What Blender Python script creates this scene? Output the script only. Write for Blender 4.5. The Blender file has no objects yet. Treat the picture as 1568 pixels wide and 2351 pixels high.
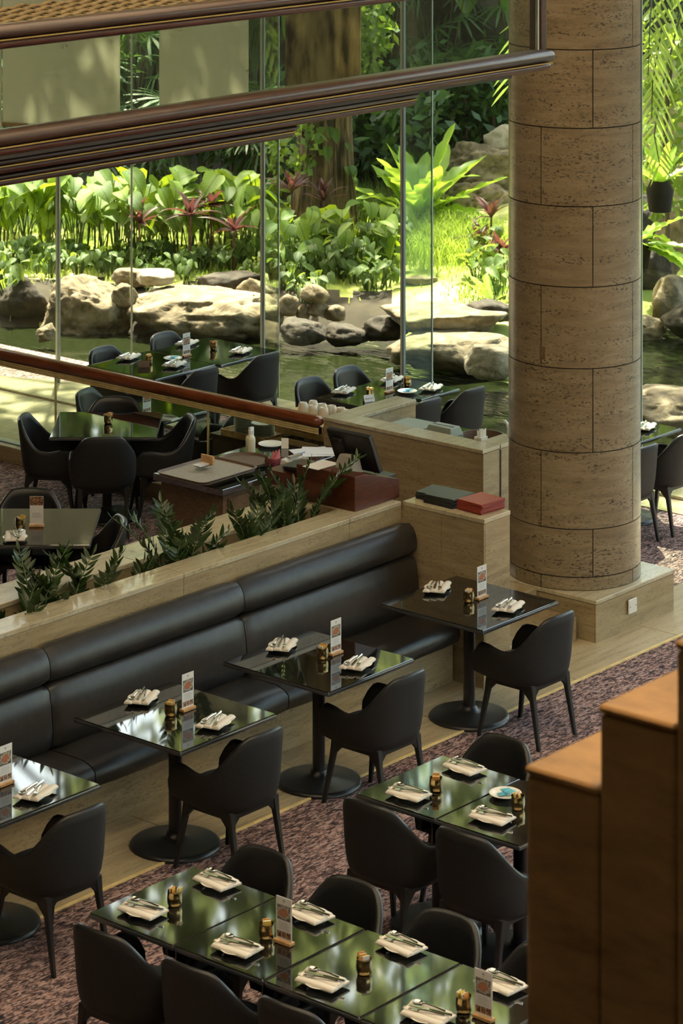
import bpy, bmesh, math, random
from mathutils import Vector, Matrix, noise
from math import sin, cos, pi, radians, sqrt, atan2

# ------------------------------------------------------------------ camera, world, sun, exposure
SC = bpy.context.scene
COL = SC.collection
FPX, HOR, YAW, CZ = 6521.6, -646.6, 0.706155, 6.404     # focal length in px, horizon row, heading, eye height
IW, IH = 1568, 2351
cam = bpy.data.cameras.new('camera'); camo = bpy.data.objects.new('camera', cam); COL.objects.link(camo)
cam.sensor_fit = 'HORIZONTAL'; cam.sensor_width = 36.0
cam.lens = FPX / IW * 36.0
cam.shift_y = -(IH / 2 - HOR) / IW
cam.clip_start = 0.1; cam.clip_end = 400
camo.location = (0, 0, CZ)
camo.rotation_euler = (pi / 2, 0, YAW - pi / 2)
cam.dof.use_dof = True; cam.dof.focus_distance = 18.5; cam.dof.aperture_fstop = 11.0
SC.camera = camo
SC.view_settings.view_transform = 'Standard'; SC.view_settings.look = 'None'
SC.view_settings.gamma = 1.0; SC.view_settings.use_curve_mapping = False
SC.view_settings.exposure = 1.0
SC.cycles.use_denoising = True
SC.cycles.use_adaptive_sampling = True; SC.cycles.adaptive_threshold = 0.08; SC.cycles.adaptive_min_samples = 14
SC.cycles.max_bounces = 7; SC.cycles.diffuse_bounces = 3; SC.cycles.glossy_bounces = 3
SC.cycles.transparent_max_bounces = 14; SC.cycles.sample_clamp_indirect = 6.0
SC.cycles.caustics_reflective = False; SC.cycles.caustics_refractive = False

wd = bpy.data.worlds.new('world'); SC.world = wd; wd.use_nodes = True
wn = wd.node_tree; wn.nodes.clear()
sky = wn.nodes.new('ShaderNodeTexSky'); sky.sky_type = 'NISHITA'; sky.sun_disc = False
sky.sun_elevation = radians(62); sky.sun_rotation = radians(20); sky.altitude = 0; sky.air_density = 1.0; sky.dust_density = 3.0
bg = wn.nodes.new('ShaderNodeBackground'); bg.inputs[1].default_value = 0.5
wo = wn.nodes.new('ShaderNodeOutputWorld')
wt_ = wn.nodes.new('ShaderNodeMixRGB'); wt_.blend_type = 'MULTIPLY'; wt_.inputs[0].default_value = 1; wt_.inputs[2].default_value = (1.06, .97, .80, 1)
wn.links.new(sky.outputs[0], wt_.inputs[1]); wn.links.new(wt_.outputs[0], bg.inputs[0]); wn.links.new(bg.outputs[0], wo.inputs[0])

sl = bpy.data.lights.new('sun', 'SUN'); sl.energy = 11.5; sl.angle = radians(1.0); sl.color = (1.0, .93, .78)
so = bpy.data.objects.new('sun', sl); COL.objects.link(so)
_sd = Vector((.52 * cos(radians(66)) * 1.6, .62 * cos(radians(66)) * 1.2, sin(radians(66)))).normalized()   # towards the sun: above the garden
so.rotation_euler = _sd.to_track_quat('Z', 'Y').to_euler()

FX, FY = cos(YAW), sin(YAW); RX, RY = sin(YAW), -cos(YAW)
def PD(px, py, D):
    l = (px - IW / 2) / FPX * D
    return Vector((FX * D + RX * l, FY * D + RY * l, CZ - (py - HOR) * D / FPX))
def P(px, py, z=0.0):
    return PD(px, py, FPX * (CZ - z) / (py - HOR))

# ------------------------------------------------------------------ materials
MATS = {}
def nodes(name):
    m = bpy.data.materials.new(name); m.use_nodes = True; MATS[name] = m
    nt = m.node_tree
    return m, nt, nt.nodes['Principled BSDF'], nt.nodes['Material Output']
def pr(b, **k):
    nm = dict(col='Base Color', rough='Roughness', metal='Metallic', spec='Specular IOR Level', ior='IOR', coat='Coat Weight', coatr='Coat Roughness', sheen='Sheen Weight', emis='Emission Color', estr='Emission Strength', trans='Transmission Weight', alpha='Alpha')
    for a, v in k.items():
        if a in ('col', 'emis'): v = (*v, 1)
        b.inputs[nm[a]].default_value = v
def plain(name, col, rough=.5, bump=0, bscale=200, vary=.0, vscale=6, **k):
    m, nt, b, o = nodes(name); pr(b, col=col, rough=rough, **k)
    N = nt.nodes; L = nt.links
    tc = N.new('ShaderNodeTexCoord')
    if vary:
        nz = N.new('ShaderNodeTexNoise'); nz.inputs['Scale'].default_value = vscale; nz.inputs['Detail'].default_value = 5
        L.new(tc.outputs['Object'], nz.inputs['Vector'])
        rp = N.new('ShaderNodeValToRGB'); rp.color_ramp.elements[0].position = .3; rp.color_ramp.elements[1].position = .7
        rp.color_ramp.elements[0].color = (*[c * (1 - vary) for c in col], 1); rp.color_ramp.elements[1].color = (*[min(1, c * (1 + vary)) for c in col], 1)
        L.new(nz.outputs['Fac'], rp.inputs[0]); L.new(rp.outputs[0], b.inputs['Base Color'])
    if bump:
        nb = N.new('ShaderNodeTexNoise'); nb.inputs['Scale'].default_value = bscale; nb.inputs['Detail'].default_value = 3
        L.new(tc.outputs['Object'], nb.inputs['Vector'])
        bp = N.new('ShaderNodeBump'); bp.inputs['Strength'].default_value = bump; bp.inputs['Distance'].default_value = .002
        L.new(nb.outputs['Fac'], bp.inputs['Height']); L.new(bp.outputs[0], b.inputs['Normal'])
    return m
def ramp(nt, stops):
    r = nt.nodes.new('ShaderNodeValToRGB'); e = r.color_ramp.elements
    while len(e) < len(stops): e.new(.5)
    for i, (p, c) in enumerate(stops): e[i].position = p; e[i].color = (*c, 1)
    return r
def travertine(name, c0, c1, c2, sc=(1.2, 1.2, 9), rough=.32, pits=.6):
    m, nt, b, o = nodes(name); N = nt.nodes; L = nt.links
    tc = N.new('ShaderNodeTexCoord'); mp = N.new('ShaderNodeMapping'); mp.inputs['Scale'].default_value = sc
    L.new(tc.outputs['Object'], mp.inputs['Vector'])
    n1 = N.new('ShaderNodeTexNoise'); n1.inputs['Scale'].default_value = 2.2; n1.inputs['Detail'].default_value = 9; n1.inputs['Roughness'].default_value = .68; n1.inputs['Distortion'].default_value = .4
    L.new(mp.outputs[0], n1.inputs['Vector'])
    r1 = ramp(nt, [(.28, c0), (.5, c1), (.72, c2)]); L.new(n1.outputs['Fac'], r1.inputs[0])
    # holes: elongated dark pits
    mp2 = N.new('ShaderNodeMapping'); mp2.inputs['Scale'].default_value = [s * (3.0 if s > 3 else 8.0) for s in sc]; L.new(tc.outputs['Object'], mp2.inputs['Vector'])
    n2 = N.new('ShaderNodeTexNoise'); n2.inputs['Scale'].default_value = 3.4; n2.inputs['Detail'].default_value = 4; n2.inputs['Roughness'].default_value = .7
    L.new(mp2.outputs[0], n2.inputs['Vector'])
    r2 = ramp(nt, [(.545, (0, 0, 0)), (.60, (1, 1, 1))]); L.new(n2.outputs['Fac'], r2.inputs[0])
    n3 = N.new('ShaderNodeTexNoise'); n3.inputs['Scale'].default_value = 1.5; L.new(mp.outputs[0], n3.inputs['Vector'])
    r3 = ramp(nt, [(.40, (.12, .12, .12)), (.58, (1, 1, 1))]); L.new(n3.outputs['Fac'], r3.inputs[0])
    mu = N.new('ShaderNodeMath'); mu.operation = 'MULTIPLY'; L.new(r2.outputs[0], mu.inputs[0]); L.new(r3.outputs[0], mu.inputs[1])
    mu2 = N.new('ShaderNodeMath'); mu2.operation = 'MULTIPLY'; mu2.inputs[1].default_value = pits; L.new(mu.outputs[0], mu2.inputs[0])
    mx = N.new('ShaderNodeMixRGB'); mx.inputs[2].default_value = (.035, .028, .02, 1)
    L.new(mu2.outputs[0], mx.inputs[0]); L.new(r1.outputs[0], mx.inputs[1]); L.new(mx.outputs[0], b.inputs['Base Color'])
    bp = N.new('ShaderNodeBump'); bp.inputs['Strength'].default_value = .12; bp.inputs['Distance'].default_value = .004; bp.invert = True
    L.new(mu2.outputs[0], bp.inputs['Height']); L.new(bp.outputs[0], b.inputs['Normal'])
    pr(b, rough=rough)
    return m
def wood(name, c0, c1, sc=(1, 12, 12), rough=.4, **k):
    m, nt, b, o = nodes(name); N = nt.nodes; L = nt.links
    tc = N.new('ShaderNodeTexCoord'); mp = N.new('ShaderNodeMapping'); mp.inputs['Scale'].default_value = sc
    L.new(tc.outputs['Object'], mp.inputs['Vector'])
    n1 = N.new('ShaderNodeTexNoise'); n1.inputs['Scale'].default_value = 4; n1.inputs['Detail'].default_value = 7; n1.inputs['Distortion'].default_value = .6
    L.new(mp.outputs[0], n1.inputs['Vector'])
    r1 = ramp(nt, [(.3, c0), (.7, c1)]); L.new(n1.outputs['Fac'], r1.inputs[0]); L.new(r1.outputs[0], b.inputs['Base Color'])
    pr(b, rough=rough, **k)
    return m
def leafmat(name, c0, c1, tcol, rough=.42, tmix=.38, veins=False):
    """leaf: glossy green top, light shining through; each leaf object gets its own shade"""
    m, nt, b, o = nodes(name); N = nt.nodes; L = nt.links
    oi = N.new('ShaderNodeObjectInfo'); tc = N.new('ShaderNodeTexCoord')
    nz = N.new('ShaderNodeTexNoise'); nz.inputs['Scale'].default_value = 9; L.new(tc.outputs['Object'], nz.inputs['Vector'])
    ad = N.new('ShaderNodeMath'); ad.operation = 'MULTIPLY_ADD'; ad.inputs[1].default_value = .6; L.new(nz.outputs['Fac'], ad.inputs[0])
    sc_ = N.new('ShaderNodeMath'); sc_.operation = 'MULTIPLY_ADD'; sc_.inputs[1].default_value = .8; sc_.inputs[2].default_value = -.2; L.new(oi.outputs['Random'], sc_.inputs[0])
    L.new(sc_.outputs[0], ad.inputs[2])
    r1 = ramp(nt, [(.0, c0), (.85, c1)]); L.new(ad.outputs[0], r1.inputs[0]); L.new(r1.outputs[0], b.inputs['Base Color'])
    pr(b, rough=rough)
    if veins:
        sx = N.new('ShaderNodeSeparateXYZ'); L.new(tc.outputs['Object'], sx.inputs[0])
        ab = N.new('ShaderNodeMath'); ab.operation = 'ABSOLUTE'; L.new(sx.outputs[0], ab.inputs[0])
        sb_ = N.new('ShaderNodeMath'); sb_.operation = 'MULTIPLY_ADD'; sb_.inputs[1].default_value = -.9; L.new(ab.outputs[0], sb_.inputs[0]); L.new(sx.outputs[1], sb_.inputs[2])
        fq = N.new('ShaderNodeMath'); fq.operation = 'MULTIPLY'; fq.inputs[1].default_value = 26; L.new(sb_.outputs[0], fq.inputs[0])
        fc = N.new('ShaderNodeMath'); fc.operation = 'FRACT'; L.new(fq.outputs[0], fc.inputs[0])
        l1 = N.new('ShaderNodeMath'); l1.operation = 'LESS_THAN'; l1.inputs[1].default_value = .14; L.new(fc.outputs[0], l1.inputs[0])
        l2 = N.new('ShaderNodeMath'); l2.operation = 'LESS_THAN'; l2.inputs[1].default_value = .006; L.new(ab.outputs[0], l2.inputs[0])
        l3 = N.new('ShaderNodeMath'); l3.operation = 'MULTIPLY_ADD'; l3.inputs[1].default_value = .45; L.new(l1.outputs[0], l3.inputs[0]); L.new(l2.outputs[0], l3.inputs[2]); l3.use_clamp = True
        vm = N.new('ShaderNodeMixRGB'); vm.blend_type = 'MULTIPLY'; vm.inputs[2].default_value = (.45, .5, .4, 1); L.new(l3.outputs[0], vm.inputs[0]); L.new(r1.outputs[0], vm.inputs[1]); L.new(vm.outputs[0], b.inputs['Base Color'])
    t = N.new('ShaderNodeBsdfTranslucent'); t.inputs[0].default_value = (*tcol, 1)
    if veins:
        v2 = N.new('ShaderNodeMixRGB'); v2.blend_type = 'MULTIPLY'; v2.inputs[2].default_value = (.4, .45, .4, 1); v2.inputs[1].default_value = (*tcol, 1); L.new(l3.outputs[0], v2.inputs[0]); L.new(v2.outputs[0], t.inputs[0])
    mx = N.new('ShaderNodeMixShader'); mx.inputs[0].default_value = tmix
    L.new(b.outputs[0], mx.inputs[1]); L.new(t.outputs[0], mx.inputs[2]); L.new(mx.outputs[0], o.inputs[0])
    return m
def glassmat(name, tint, refl=.9, dirt=0.0):
    m, nt, b, o = nodes(name); N = nt.nodes; L = nt.links; N.remove(b)
    tr = N.new('ShaderNodeBsdfTransparent'); tr.inputs[0].default_value = (*tint, 1)
    gl = N.new('ShaderNodeBsdfGlossy'); gl.inputs['Roughness'].default_value = .015; gl.inputs[0].default_value = (refl, refl, refl, 1)
    fr = N.new('ShaderNodeLayerWeight'); fr.inputs[0].default_value = .5
    pw_ = N.new('ShaderNodeMath'); pw_.operation = 'POWER'; pw_.inputs[1].default_value = 5; L.new(fr.outputs['Facing'], pw_.inputs[0])
    sk = N.new('ShaderNodeMath'); sk.operation = 'MULTIPLY_ADD'; sk.inputs[1].default_value = .9; sk.inputs[2].default_value = .03; L.new(pw_.outputs[0], sk.inputs[0])
    mx = N.new('ShaderNodeMixShader'); L.new(sk.outputs[0], mx.inputs[0]); L.new(tr.outputs[0], mx.inputs[1]); L.new(gl.outputs[0], mx.inputs[2])
    if dirt:
        tc = N.new('ShaderNodeTexCoord'); mp = N.new('ShaderNodeMapping'); mp.inputs['Scale'].default_value = (6, 6, .7); L.new(tc.outputs['Object'], mp.inputs['Vector'])
        nz = N.new('ShaderNodeTexNoise'); nz.inputs['Scale'].default_value = 1.3; nz.inputs['Detail'].default_value = 6; L.new(mp.outputs[0], nz.inputs['Vector'])
        vo = N.new('ShaderNodeTexVoronoi'); vo.inputs['Scale'].default_value = 22; L.new(tc.outputs['Object'], vo.inputs['Vector'])
        sp = ramp(nt, [(.0, (1, 1, 1)), (.055, (0, 0, 0))]); L.new(vo.outputs['Distance'], sp.inputs[0])
        r = ramp(nt, [(.45, (0, 0, 0)), (.8, (1, 1, 1))]); L.new(nz.outputs['Fac'], r.inputs[0])
        a1 = N.new('ShaderNodeMath'); a1.operation = 'MULTIPLY'; L.new(r.outputs[0], a1.inputs[0]); L.new(sp.outputs[0], a1.inputs[1])
        a2 = N.new('ShaderNodeMath'); a2.operation = 'MULTIPLY_ADD'; a2.inputs[1].default_value = dirt * .55; L.new(r.outputs[0], a2.inputs[0])
        a3 = N.new('ShaderNodeMath'); a3.operation = 'MULTIPLY'; a3.inputs[1].default_value = dirt * 6; L.new(a1.outputs[0], a3.inputs[0]); L.new(a3.outputs[0], a2.inputs[2])
        df = N.new('ShaderNodeBsdfTranslucent'); df.inputs[0].default_value = (.75, .75, .62, 1)
        m2 = N.new('ShaderNodeMixShader'); L.new(a2.outputs[0], m2.inputs[0]); L.new(mx.outputs[0], m2.inputs[1]); L.new(df.outputs[0], m2.inputs[2])
        mx = m2
    L.new(mx.outputs[0], o.inputs[0])
    return m

travertine('trav_wall', (.225, .165, .088), (.34, .262, .145), (.42, .335, .195), (1.1, 1.1, 10), pits=.5)
travertine('trav_col', (.17, .125, .070), (.245, .187, .110), (.325, .258, .160), (1.3, 1.3, 8), pits=.95)
travertine('trav_top', (.36, .30, .19), (.47, .41, .275), (.55, .49, .33), (1.0, 9, 1), rough=.11, pits=.3)
travertine('trav_floor', (.28, .22, .12), (.43, .35, .21), (.52, .435, .275), (.9, 9, 1), rough=.4, pits=.35)
travertine('trav_parapet', (.12, .065, .022), (.26, .155, .055), (.36, .225, .085), (2.2, 1.2, 5), rough=.55, pits=.2)
plain('joint', (.06, .05, .035), .9)
plain('leather', (.022, .0195, .017), .36, bump=.25, bscale=160, vary=.25, vscale=20)
plain('chair_out', (.0085, .0083, .0085), .72, bump=.3, bscale=300, vary=.3, vscale=60)
plain('chair_in', (.012, .0125, .014), .36, bump=.2, bscale=200)
plain('chair_leg', (.007, .007, .007), .5)
plain('iron', (.012, .013, .014), .34, bump=.2, bscale=90)
plain('iron_col', (.010, .010, .011), .3)
plain('granite', (.009, .010, .009), .04, vary=.6, vscale=260, ior=2.6)
plain('granite_edge', (.05, .053, .056), .22, ior=1.8)  # paler than the top: the lit sheen of table edges put into the colour
plain('china', (.80, .78, .72), .22)
plain('cup_china', (.66, .62, .52), .35)
plain('linen', (.74, .70, .64), .85, bump=.4, bscale=260)
plain('steel', (.72, .70, .66), .16, metal=1.0)
plain('brass', (.50, .36, .15), .20, metal=1.0, vary=.4, vscale=40)
plain('brass_strip', (.78, .60, .26), .45, vary=.2, vscale=12)
plain('packet_white', (.75, .72, .64), .6); plain('packet_orange', (.62, .26, .05), .5); plain('packet_yellow', (.72, .52, .10), .5)
plain('blue_pack', (.10, .42, .58), .4, vary=.35, vscale=60)
plain('card_white', (.72, .72, .72), .35)
plain('ink', (.10, .10, .11), .6); plain('ink_soft', (.42, .42, .43), .6)
plain('woodlight', (.52, .30, .13), .5, vary=.25, vscale=30)
plain('woodcrate', (.55, .36, .17), .55, vary=.3, vscale=25)
wood('rail_wood', (.13, .030, .010), (.24, .062, .020), (10, 1, 10), .22, coat=.4, coatr=.15)
wood('dark_wood', (.040, .017, .010), (.080, .036, .020), (1, 10, 10), .36, coat=.25, coatr=.3)
wood('red_wood', (.050, .012, .006), (.115, .030, .014), (3, 3, 14), .38)
wood('cabinet_wood', (.045, .026, .014), (.085, .050, .028), (4, 4, 20), .5)
wood('walnut', (.10, .06, .03), (.19, .12, .065), (4, 4, 20), .5)
plain('gold_line', (.45, .30, .10), .35, metal=.8)
plain('tray_brown', (.13, .080, .050), .5); plain('tray_grey', (.34, .30, .24), .5, vary=.12, vscale=50)
plain('tray_yellow', (.42, .38, .22), .5)
plain('black_plastic', (.012, .012, .013), .38); plain('screen', (.006, .006, .007), .12)
plain('grey_plastic', (.30, .28, .24), .5); plain('green_plastic', (.23, .27, .22), .5)
plain('paper', (.78, .78, .80), .7); plain('bluepen', (.06, .20, .55), .4)
plain('menu_black', (.030, .033, .030), .4, bump=.2, bscale=150); plain('menu_red', (.30, .045, .030), .42, bump=.2, bscale=150)
plain('pink_paper', (.70, .22, .25), .8); plain('basket_red', (.16, .02, .03), .5); plain('mint_paper', (.25, .55, .42), .8)
plain('bottle', (.62, .60, .44), .3); plain('nozzle', (.75, .74, .70), .4)
plain('white_plastic', (.72, .70, .66), .4)
plain('mullion', (.22, .26, .26), .4); plain('mullion_light', (.48, .52, .46), .35)
plain('soil_floor', (.035, .028, .014), .95, vary=.5, vscale=2.5); plain('soil', (.022, .015, .010), .95, bump=.6, bscale=60); plain('pot', (.012, .011, .010), .5)
plain('stem_green', (.07, .12, .03), .5); plain('stem_brown', (.12, .08, .045), .8); plain('stem_red', (.16, .05, .045), .6)
plain('blind', (.50, .46, .34), .85, bump=.5, bscale=140, vary=.10, vscale=5)
plain('blind_brown', (.30, .235, .14), .85, bump=.5, bscale=140, vary=.35, vscale=3)
plain('rattan', (.20, .14, .06), .6, vary=.3, vscale=30)
plain('ceiling', (.40, .36, .29), .8); plain('plaster', (.36, .30, .21), .8)
plain('lamp_glow', (1, .8, .5), .5, emis=(1, .62, .25), estr=6.0)
glassmat('glass', (.95, .97, .92), dirt=0); glassmat('fin_glass', (.86, .93, .84), .8, dirt=0); glassmat('rail_glass', (.88, .93, .87), .8)
leafmat('leaf_big', (.050, .115, .014), (.20, .31, .040), (.46, .60, .025), rough=.62, veins=True)
leafmat('leaf_mid', (.035, .085, .014), (.12, .205, .036), (.33, .45, .05), rough=.6)
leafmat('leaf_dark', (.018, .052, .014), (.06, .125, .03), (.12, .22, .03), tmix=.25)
leafmat('leaf_zz', (.012, .032, .010), (.040, .078, .020), (.06, .11, .02), rough=.25, tmix=.12)
leafmat('leaf_fern', (.13, .27, .028), (.36, .53, .07), (.60, .80, .08), tmix=.45)
leafmat('leaf_palm', (.13, .25, .045), (.32, .44, .10), (.50, .66, .12), tmix=.4)
leafmat('leaf_red', (.050, .020, .023), (.15, .072, .068), (.22, .07, .055), tmix=.3)
leafmat('leaf_canopy', (.10, .14, .045), (.26, .31, .12), (.46, .52, .19), rough=.5)
leafmat('leaf_grass', (.22, .36, .04), (.46, .58, .09), (.62, .78, .10), rough=.6, tmix=.4)

def special():
    # carpet: crossing dashes of rust, mauve and black
    m, nt, b, o = nodes('carpet'); N = nt.nodes; L = nt.links
    tc = N.new('ShaderNodeTexCoord')
    def streak(rot, sc, seed):
        mp = N.new('ShaderNodeMapping'); mp.inputs['Rotation'].default_value = (0, 0, rot); mp.inputs['Scale'].default_value = (*sc, 1); mp.inputs['Location'].default_value = (seed, seed * .7, 0)
        n = N.new('ShaderNodeTexNoise'); n.inputs['Scale'].default_value = 1; n.inputs['Detail'].default_value = 2; n.inputs['Roughness'].default_value = .5; n.inputs['Distortion'].default_value = .1
        L.new(tc.outputs['Object'], mp.inputs['Vector']); L.new(mp.outputs[0], n.inputs['Vector']); return n
    base = N.new('ShaderNodeTexNoise'); base.inputs['Scale'].default_value = 17; base.inputs['Detail'].default_value = 3; L.new(tc.outputs['Object'], base.inputs['Vector'])
    mx = ramp(nt, [(.36, (.032, .029, .038)), (.46, (.13, .088, .095)), (.56, (.23, .145, .14))]); L.new(base.outputs['Fac'], mx.inputs[0])
    for rot, sc, seed, colr in ((.12, (7, 30), 1.3, (.46, .30, .27)), (-1.30, (7, 30), 5.1, (.42, .25, .22)), (.55, (9, 26), 9.7, (.025, .023, .030)), (-.75, (8, 27), 14.2, (.50, .36, .34)), (1.45, (9, 30), 21.0, (.028, .025, .032))):
        n_ = streak(rot, sc, seed); r_ = ramp(nt, [(.455, (0, 0, 0)), (.485, (1, 1, 1)), (.525, (1, 1, 1)), (.555, (0, 0, 0))]); L.new(n_.outputs['Fac'], r_.inputs[0])
        k_ = N.new('ShaderNodeMixRGB'); k_.inputs[2].default_value = (*colr, 1); mu_ = N.new('ShaderNodeMath'); mu_.operation = 'MULTIPLY'; mu_.inputs[1].default_value = .75; L.new(r_.outputs[0], mu_.inputs[0])
        L.new(mu_.outputs[0], k_.inputs[0]); L.new(mx.outputs[0], k_.inputs[1]); mx = k_
    L.new(mx.outputs[0], b.inputs['Base Color']); pr(b, rough=.95, spec=.1)
    # rock
    for nm, cs in (('rock', [(.30, (.045, .035, .018)), (.45, (.16, .125, .068)), (.58, (.29, .235, .14)), (.75, (.44, .37, .235))]),
                   ('rock_dark', [(.30, (.014, .012, .008)), (.5, (.048, .039, .025)), (.7, (.105, .085, .052))]),
                   ('rock_pale', [(.30, (.20, .17, .11)), (.5, (.38, .335, .23)), (.7, (.50, .45, .33))]),
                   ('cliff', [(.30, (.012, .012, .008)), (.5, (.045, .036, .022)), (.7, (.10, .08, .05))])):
        m, nt, b, o = nodes(nm); N = nt.nodes; L = nt.links
        tc = N.new('ShaderNodeTexCoord'); n = N.new('ShaderNodeTexNoise'); n.inputs['Scale'].default_value = 2.6; n.inputs['Detail'].default_value = 10; n.inputs['Roughness'].default_value = .68; n.inputs['Distortion'].default_value = 1.2
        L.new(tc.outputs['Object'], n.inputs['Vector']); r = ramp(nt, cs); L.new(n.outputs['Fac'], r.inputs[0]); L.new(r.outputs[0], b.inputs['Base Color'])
        n2 = N.new('ShaderNodeTexNoise'); n2.inputs['Scale'].default_value = 9; n2.inputs['Detail'].default_value = 8; n2.inputs['Distortion'].default_value = .8; L.new(tc.outputs['Object'], n2.inputs['Vector'])
        bp = N.new('ShaderNodeBump'); bp.inputs['Strength'].default_value = .7; bp.inputs['Distance'].default_value = .03; L.new(n2.outputs['Fac'], bp.inputs['Height']); L.new(bp.outputs[0], b.inputs['Normal'])
        pr(b, rough=.85)
    # pond water
    m, nt, b, o = nodes('water'); N = nt.nodes; L = nt.links
    tc = N.new('ShaderNodeTexCoord'); mp = N.new('ShaderNodeMapping'); mp.inputs['Rotation'].default_value = (0, 0, -YAW); mp.inputs['Scale'].default_value = (4.5, 1.7, 1); L.new(tc.outputs['Object'], mp.inputs['Vector'])
    n = N.new('ShaderNodeTexNoise'); n.inputs['Scale'].default_value = 1.6; n.inputs['Detail'].default_value = 3; n.inputs['Distortion'].default_value = .6; L.new(mp.outputs[0], n.inputs['Vector'])
    bp = N.new('ShaderNodeBump'); bp.inputs['Strength'].default_value = .28; bp.inputs['Distance'].default_value = .05; L.new(n.outputs['Fac'], bp.inputs['Height']); L.new(bp.outputs[0], b.inputs['Normal'])
    pr(b, col=(.013, .018, .006), rough=.05, ior=1.33)
    # lawn
    m, nt, b, o = nodes('lawn'); N = nt.nodes; L = nt.links
    tc = N.new('ShaderNodeTexCoord'); n = N.new('ShaderNodeTexNoise'); n.inputs['Scale'].default_value = 1.4; n.inputs['Detail'].default_value = 8; L.new(tc.outputs['Object'], n.inputs['Vector'])
    r = ramp(nt, [(.3, (.20, .28, .05)), (.5, (.42, .48, .12)), (.65, (.60, .55, .27))]); L.new(n.outputs['Fac'], r.inputs[0]); L.new(r.outputs[0], b.inputs['Base Color']); pr(b, rough=.95)
    # printed dish photograph on the cards
    m, nt, b, o = nodes('dish_print'); N = nt.nodes; L = nt.links
    tc = N.new('ShaderNodeTexCoord'); mp = N.new('ShaderNodeMapping'); mp.inputs['Scale'].default_value = (1, 24, 30); mp.inputs['Location'].default_value = (0, 0, -4.25); L.new(tc.outputs['Object'], mp.inputs['Vector'])
    gr = N.new('ShaderNodeTexGradient'); gr.gradient_type = 'SPHERICAL'; L.new(mp.outputs[0], gr.inputs[0])
    n = N.new('ShaderNodeTexNoise'); n.inputs['Scale'].default_value = 90; n.inputs['Detail'].default_value = 3; L.new(tc.outputs['Object'], n.inputs['Vector'])
    ad = N.new('ShaderNodeMath'); ad.operation = 'MULTIPLY_ADD'; ad.inputs[1].default_value = .95; L.new(n.outputs['Fac'], ad.inputs[0]); L.new(gr.outputs['Fac'], ad.inputs[2])
    r = ramp(nt, [(.40, (.055, .05, .04)), (.52, (.13, .12, .10)), (.66, (.42, .40, .35)), (.84, (.36, .30, .20)), (.92, (.28, .07, .03)), (1.0, (.40, .14, .06))]); L.new(ad.outputs[0], r.inputs[0]); L.new(r.outputs[0], b.inputs['Base Color']); pr(b, rough=.3)
    m, nt, b, o = nodes('small_print'); N = nt.nodes; L = nt.links
    tc = N.new('ShaderNodeTexCoord'); n = N.new('ShaderNodeTexNoise'); n.inputs['Scale'].default_value = 120; L.new(tc.outputs['Object'], n.inputs['Vector'])
    r = ramp(nt, [(.4, (.05, .025, .02)), (.5, (.24, .08, .03)), (.6, (.36, .26, .16))]); L.new(n.outputs['Fac'], r.inputs[0]); L.new(r.outputs[0], b.inputs['Base Color']); pr(b, rough=.3)
    # bark with hanging roots
    m, nt, b, o = nodes('bark'); N = nt.nodes; L = nt.links
    tc = N.new('ShaderNodeTexCoord'); mp = N.new('ShaderNodeMapping'); mp.inputs['Scale'].default_value = (9, 9, 1.2); L.new(tc.outputs['Object'], mp.inputs['Vector'])
    n = N.new('ShaderNodeTexNoise'); n.inputs['Scale'].default_value = 2; n.inputs['Detail'].default_value = 7; n.inputs['Distortion'].default_value = .6; L.new(mp.outputs[0], n.inputs['Vector'])
    r = ramp(nt, [(.35, (.025, .016, .009)), (.5, (.11, .07, .035)), (.65, (.24, .16, .08))]); L.new(n.outputs['Fac'], r.inputs[0]); L.new(r.outputs[0], b.inputs['Base Color']); pr(b, rough=.9)
    bp = N.new('ShaderNodeBump'); bp.inputs['Strength'].default_value = .8; bp.inputs['Distance'].default_value = .03; L.new(n.outputs['Fac'], bp.inputs['Height']); L.new(bp.outputs[0], b.inputs['Normal'])
special()

# ------------------------------------------------------------------ mesh helpers
def mk(name, V, F, mat, smooth=False):
    me = bpy.data.meshes.new(name); me.from_pydata([tuple(v) for v in V], [], F)
    mats = mat if isinstance(mat, (list, tuple)) else [mat]
    for m in mats: me.materials.append(MATS[m])
    if smooth: me.polygons.foreach_set('use_smooth', [True] * len(me.polygons))
    me.update(); return me
def ob(name, me, parent=None, M=None):
    o = bpy.data.objects.new(name, me); COL.objects.link(o)
    if parent is not None: o.parent = parent
    if M is not None: o.matrix_local = M
    return o
def tag(o, label=None, cat=None, group=None, kind=None):
    if label: o['label'] = label
    if cat: o['category'] = cat
    if group: o['group'] = group
    if kind: o['kind'] = kind
    return o
def thing(name, label=None, cat=None, loc=(0, 0, 0), rz=0, group=None, kind=None):
    o = bpy.data.objects.new(name, None); COL.objects.link(o); o.empty_display_size = .1
    o.location = loc; o.rotation_euler = (0, 0, rz)
    return tag(o, label, cat, group, kind)
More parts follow.
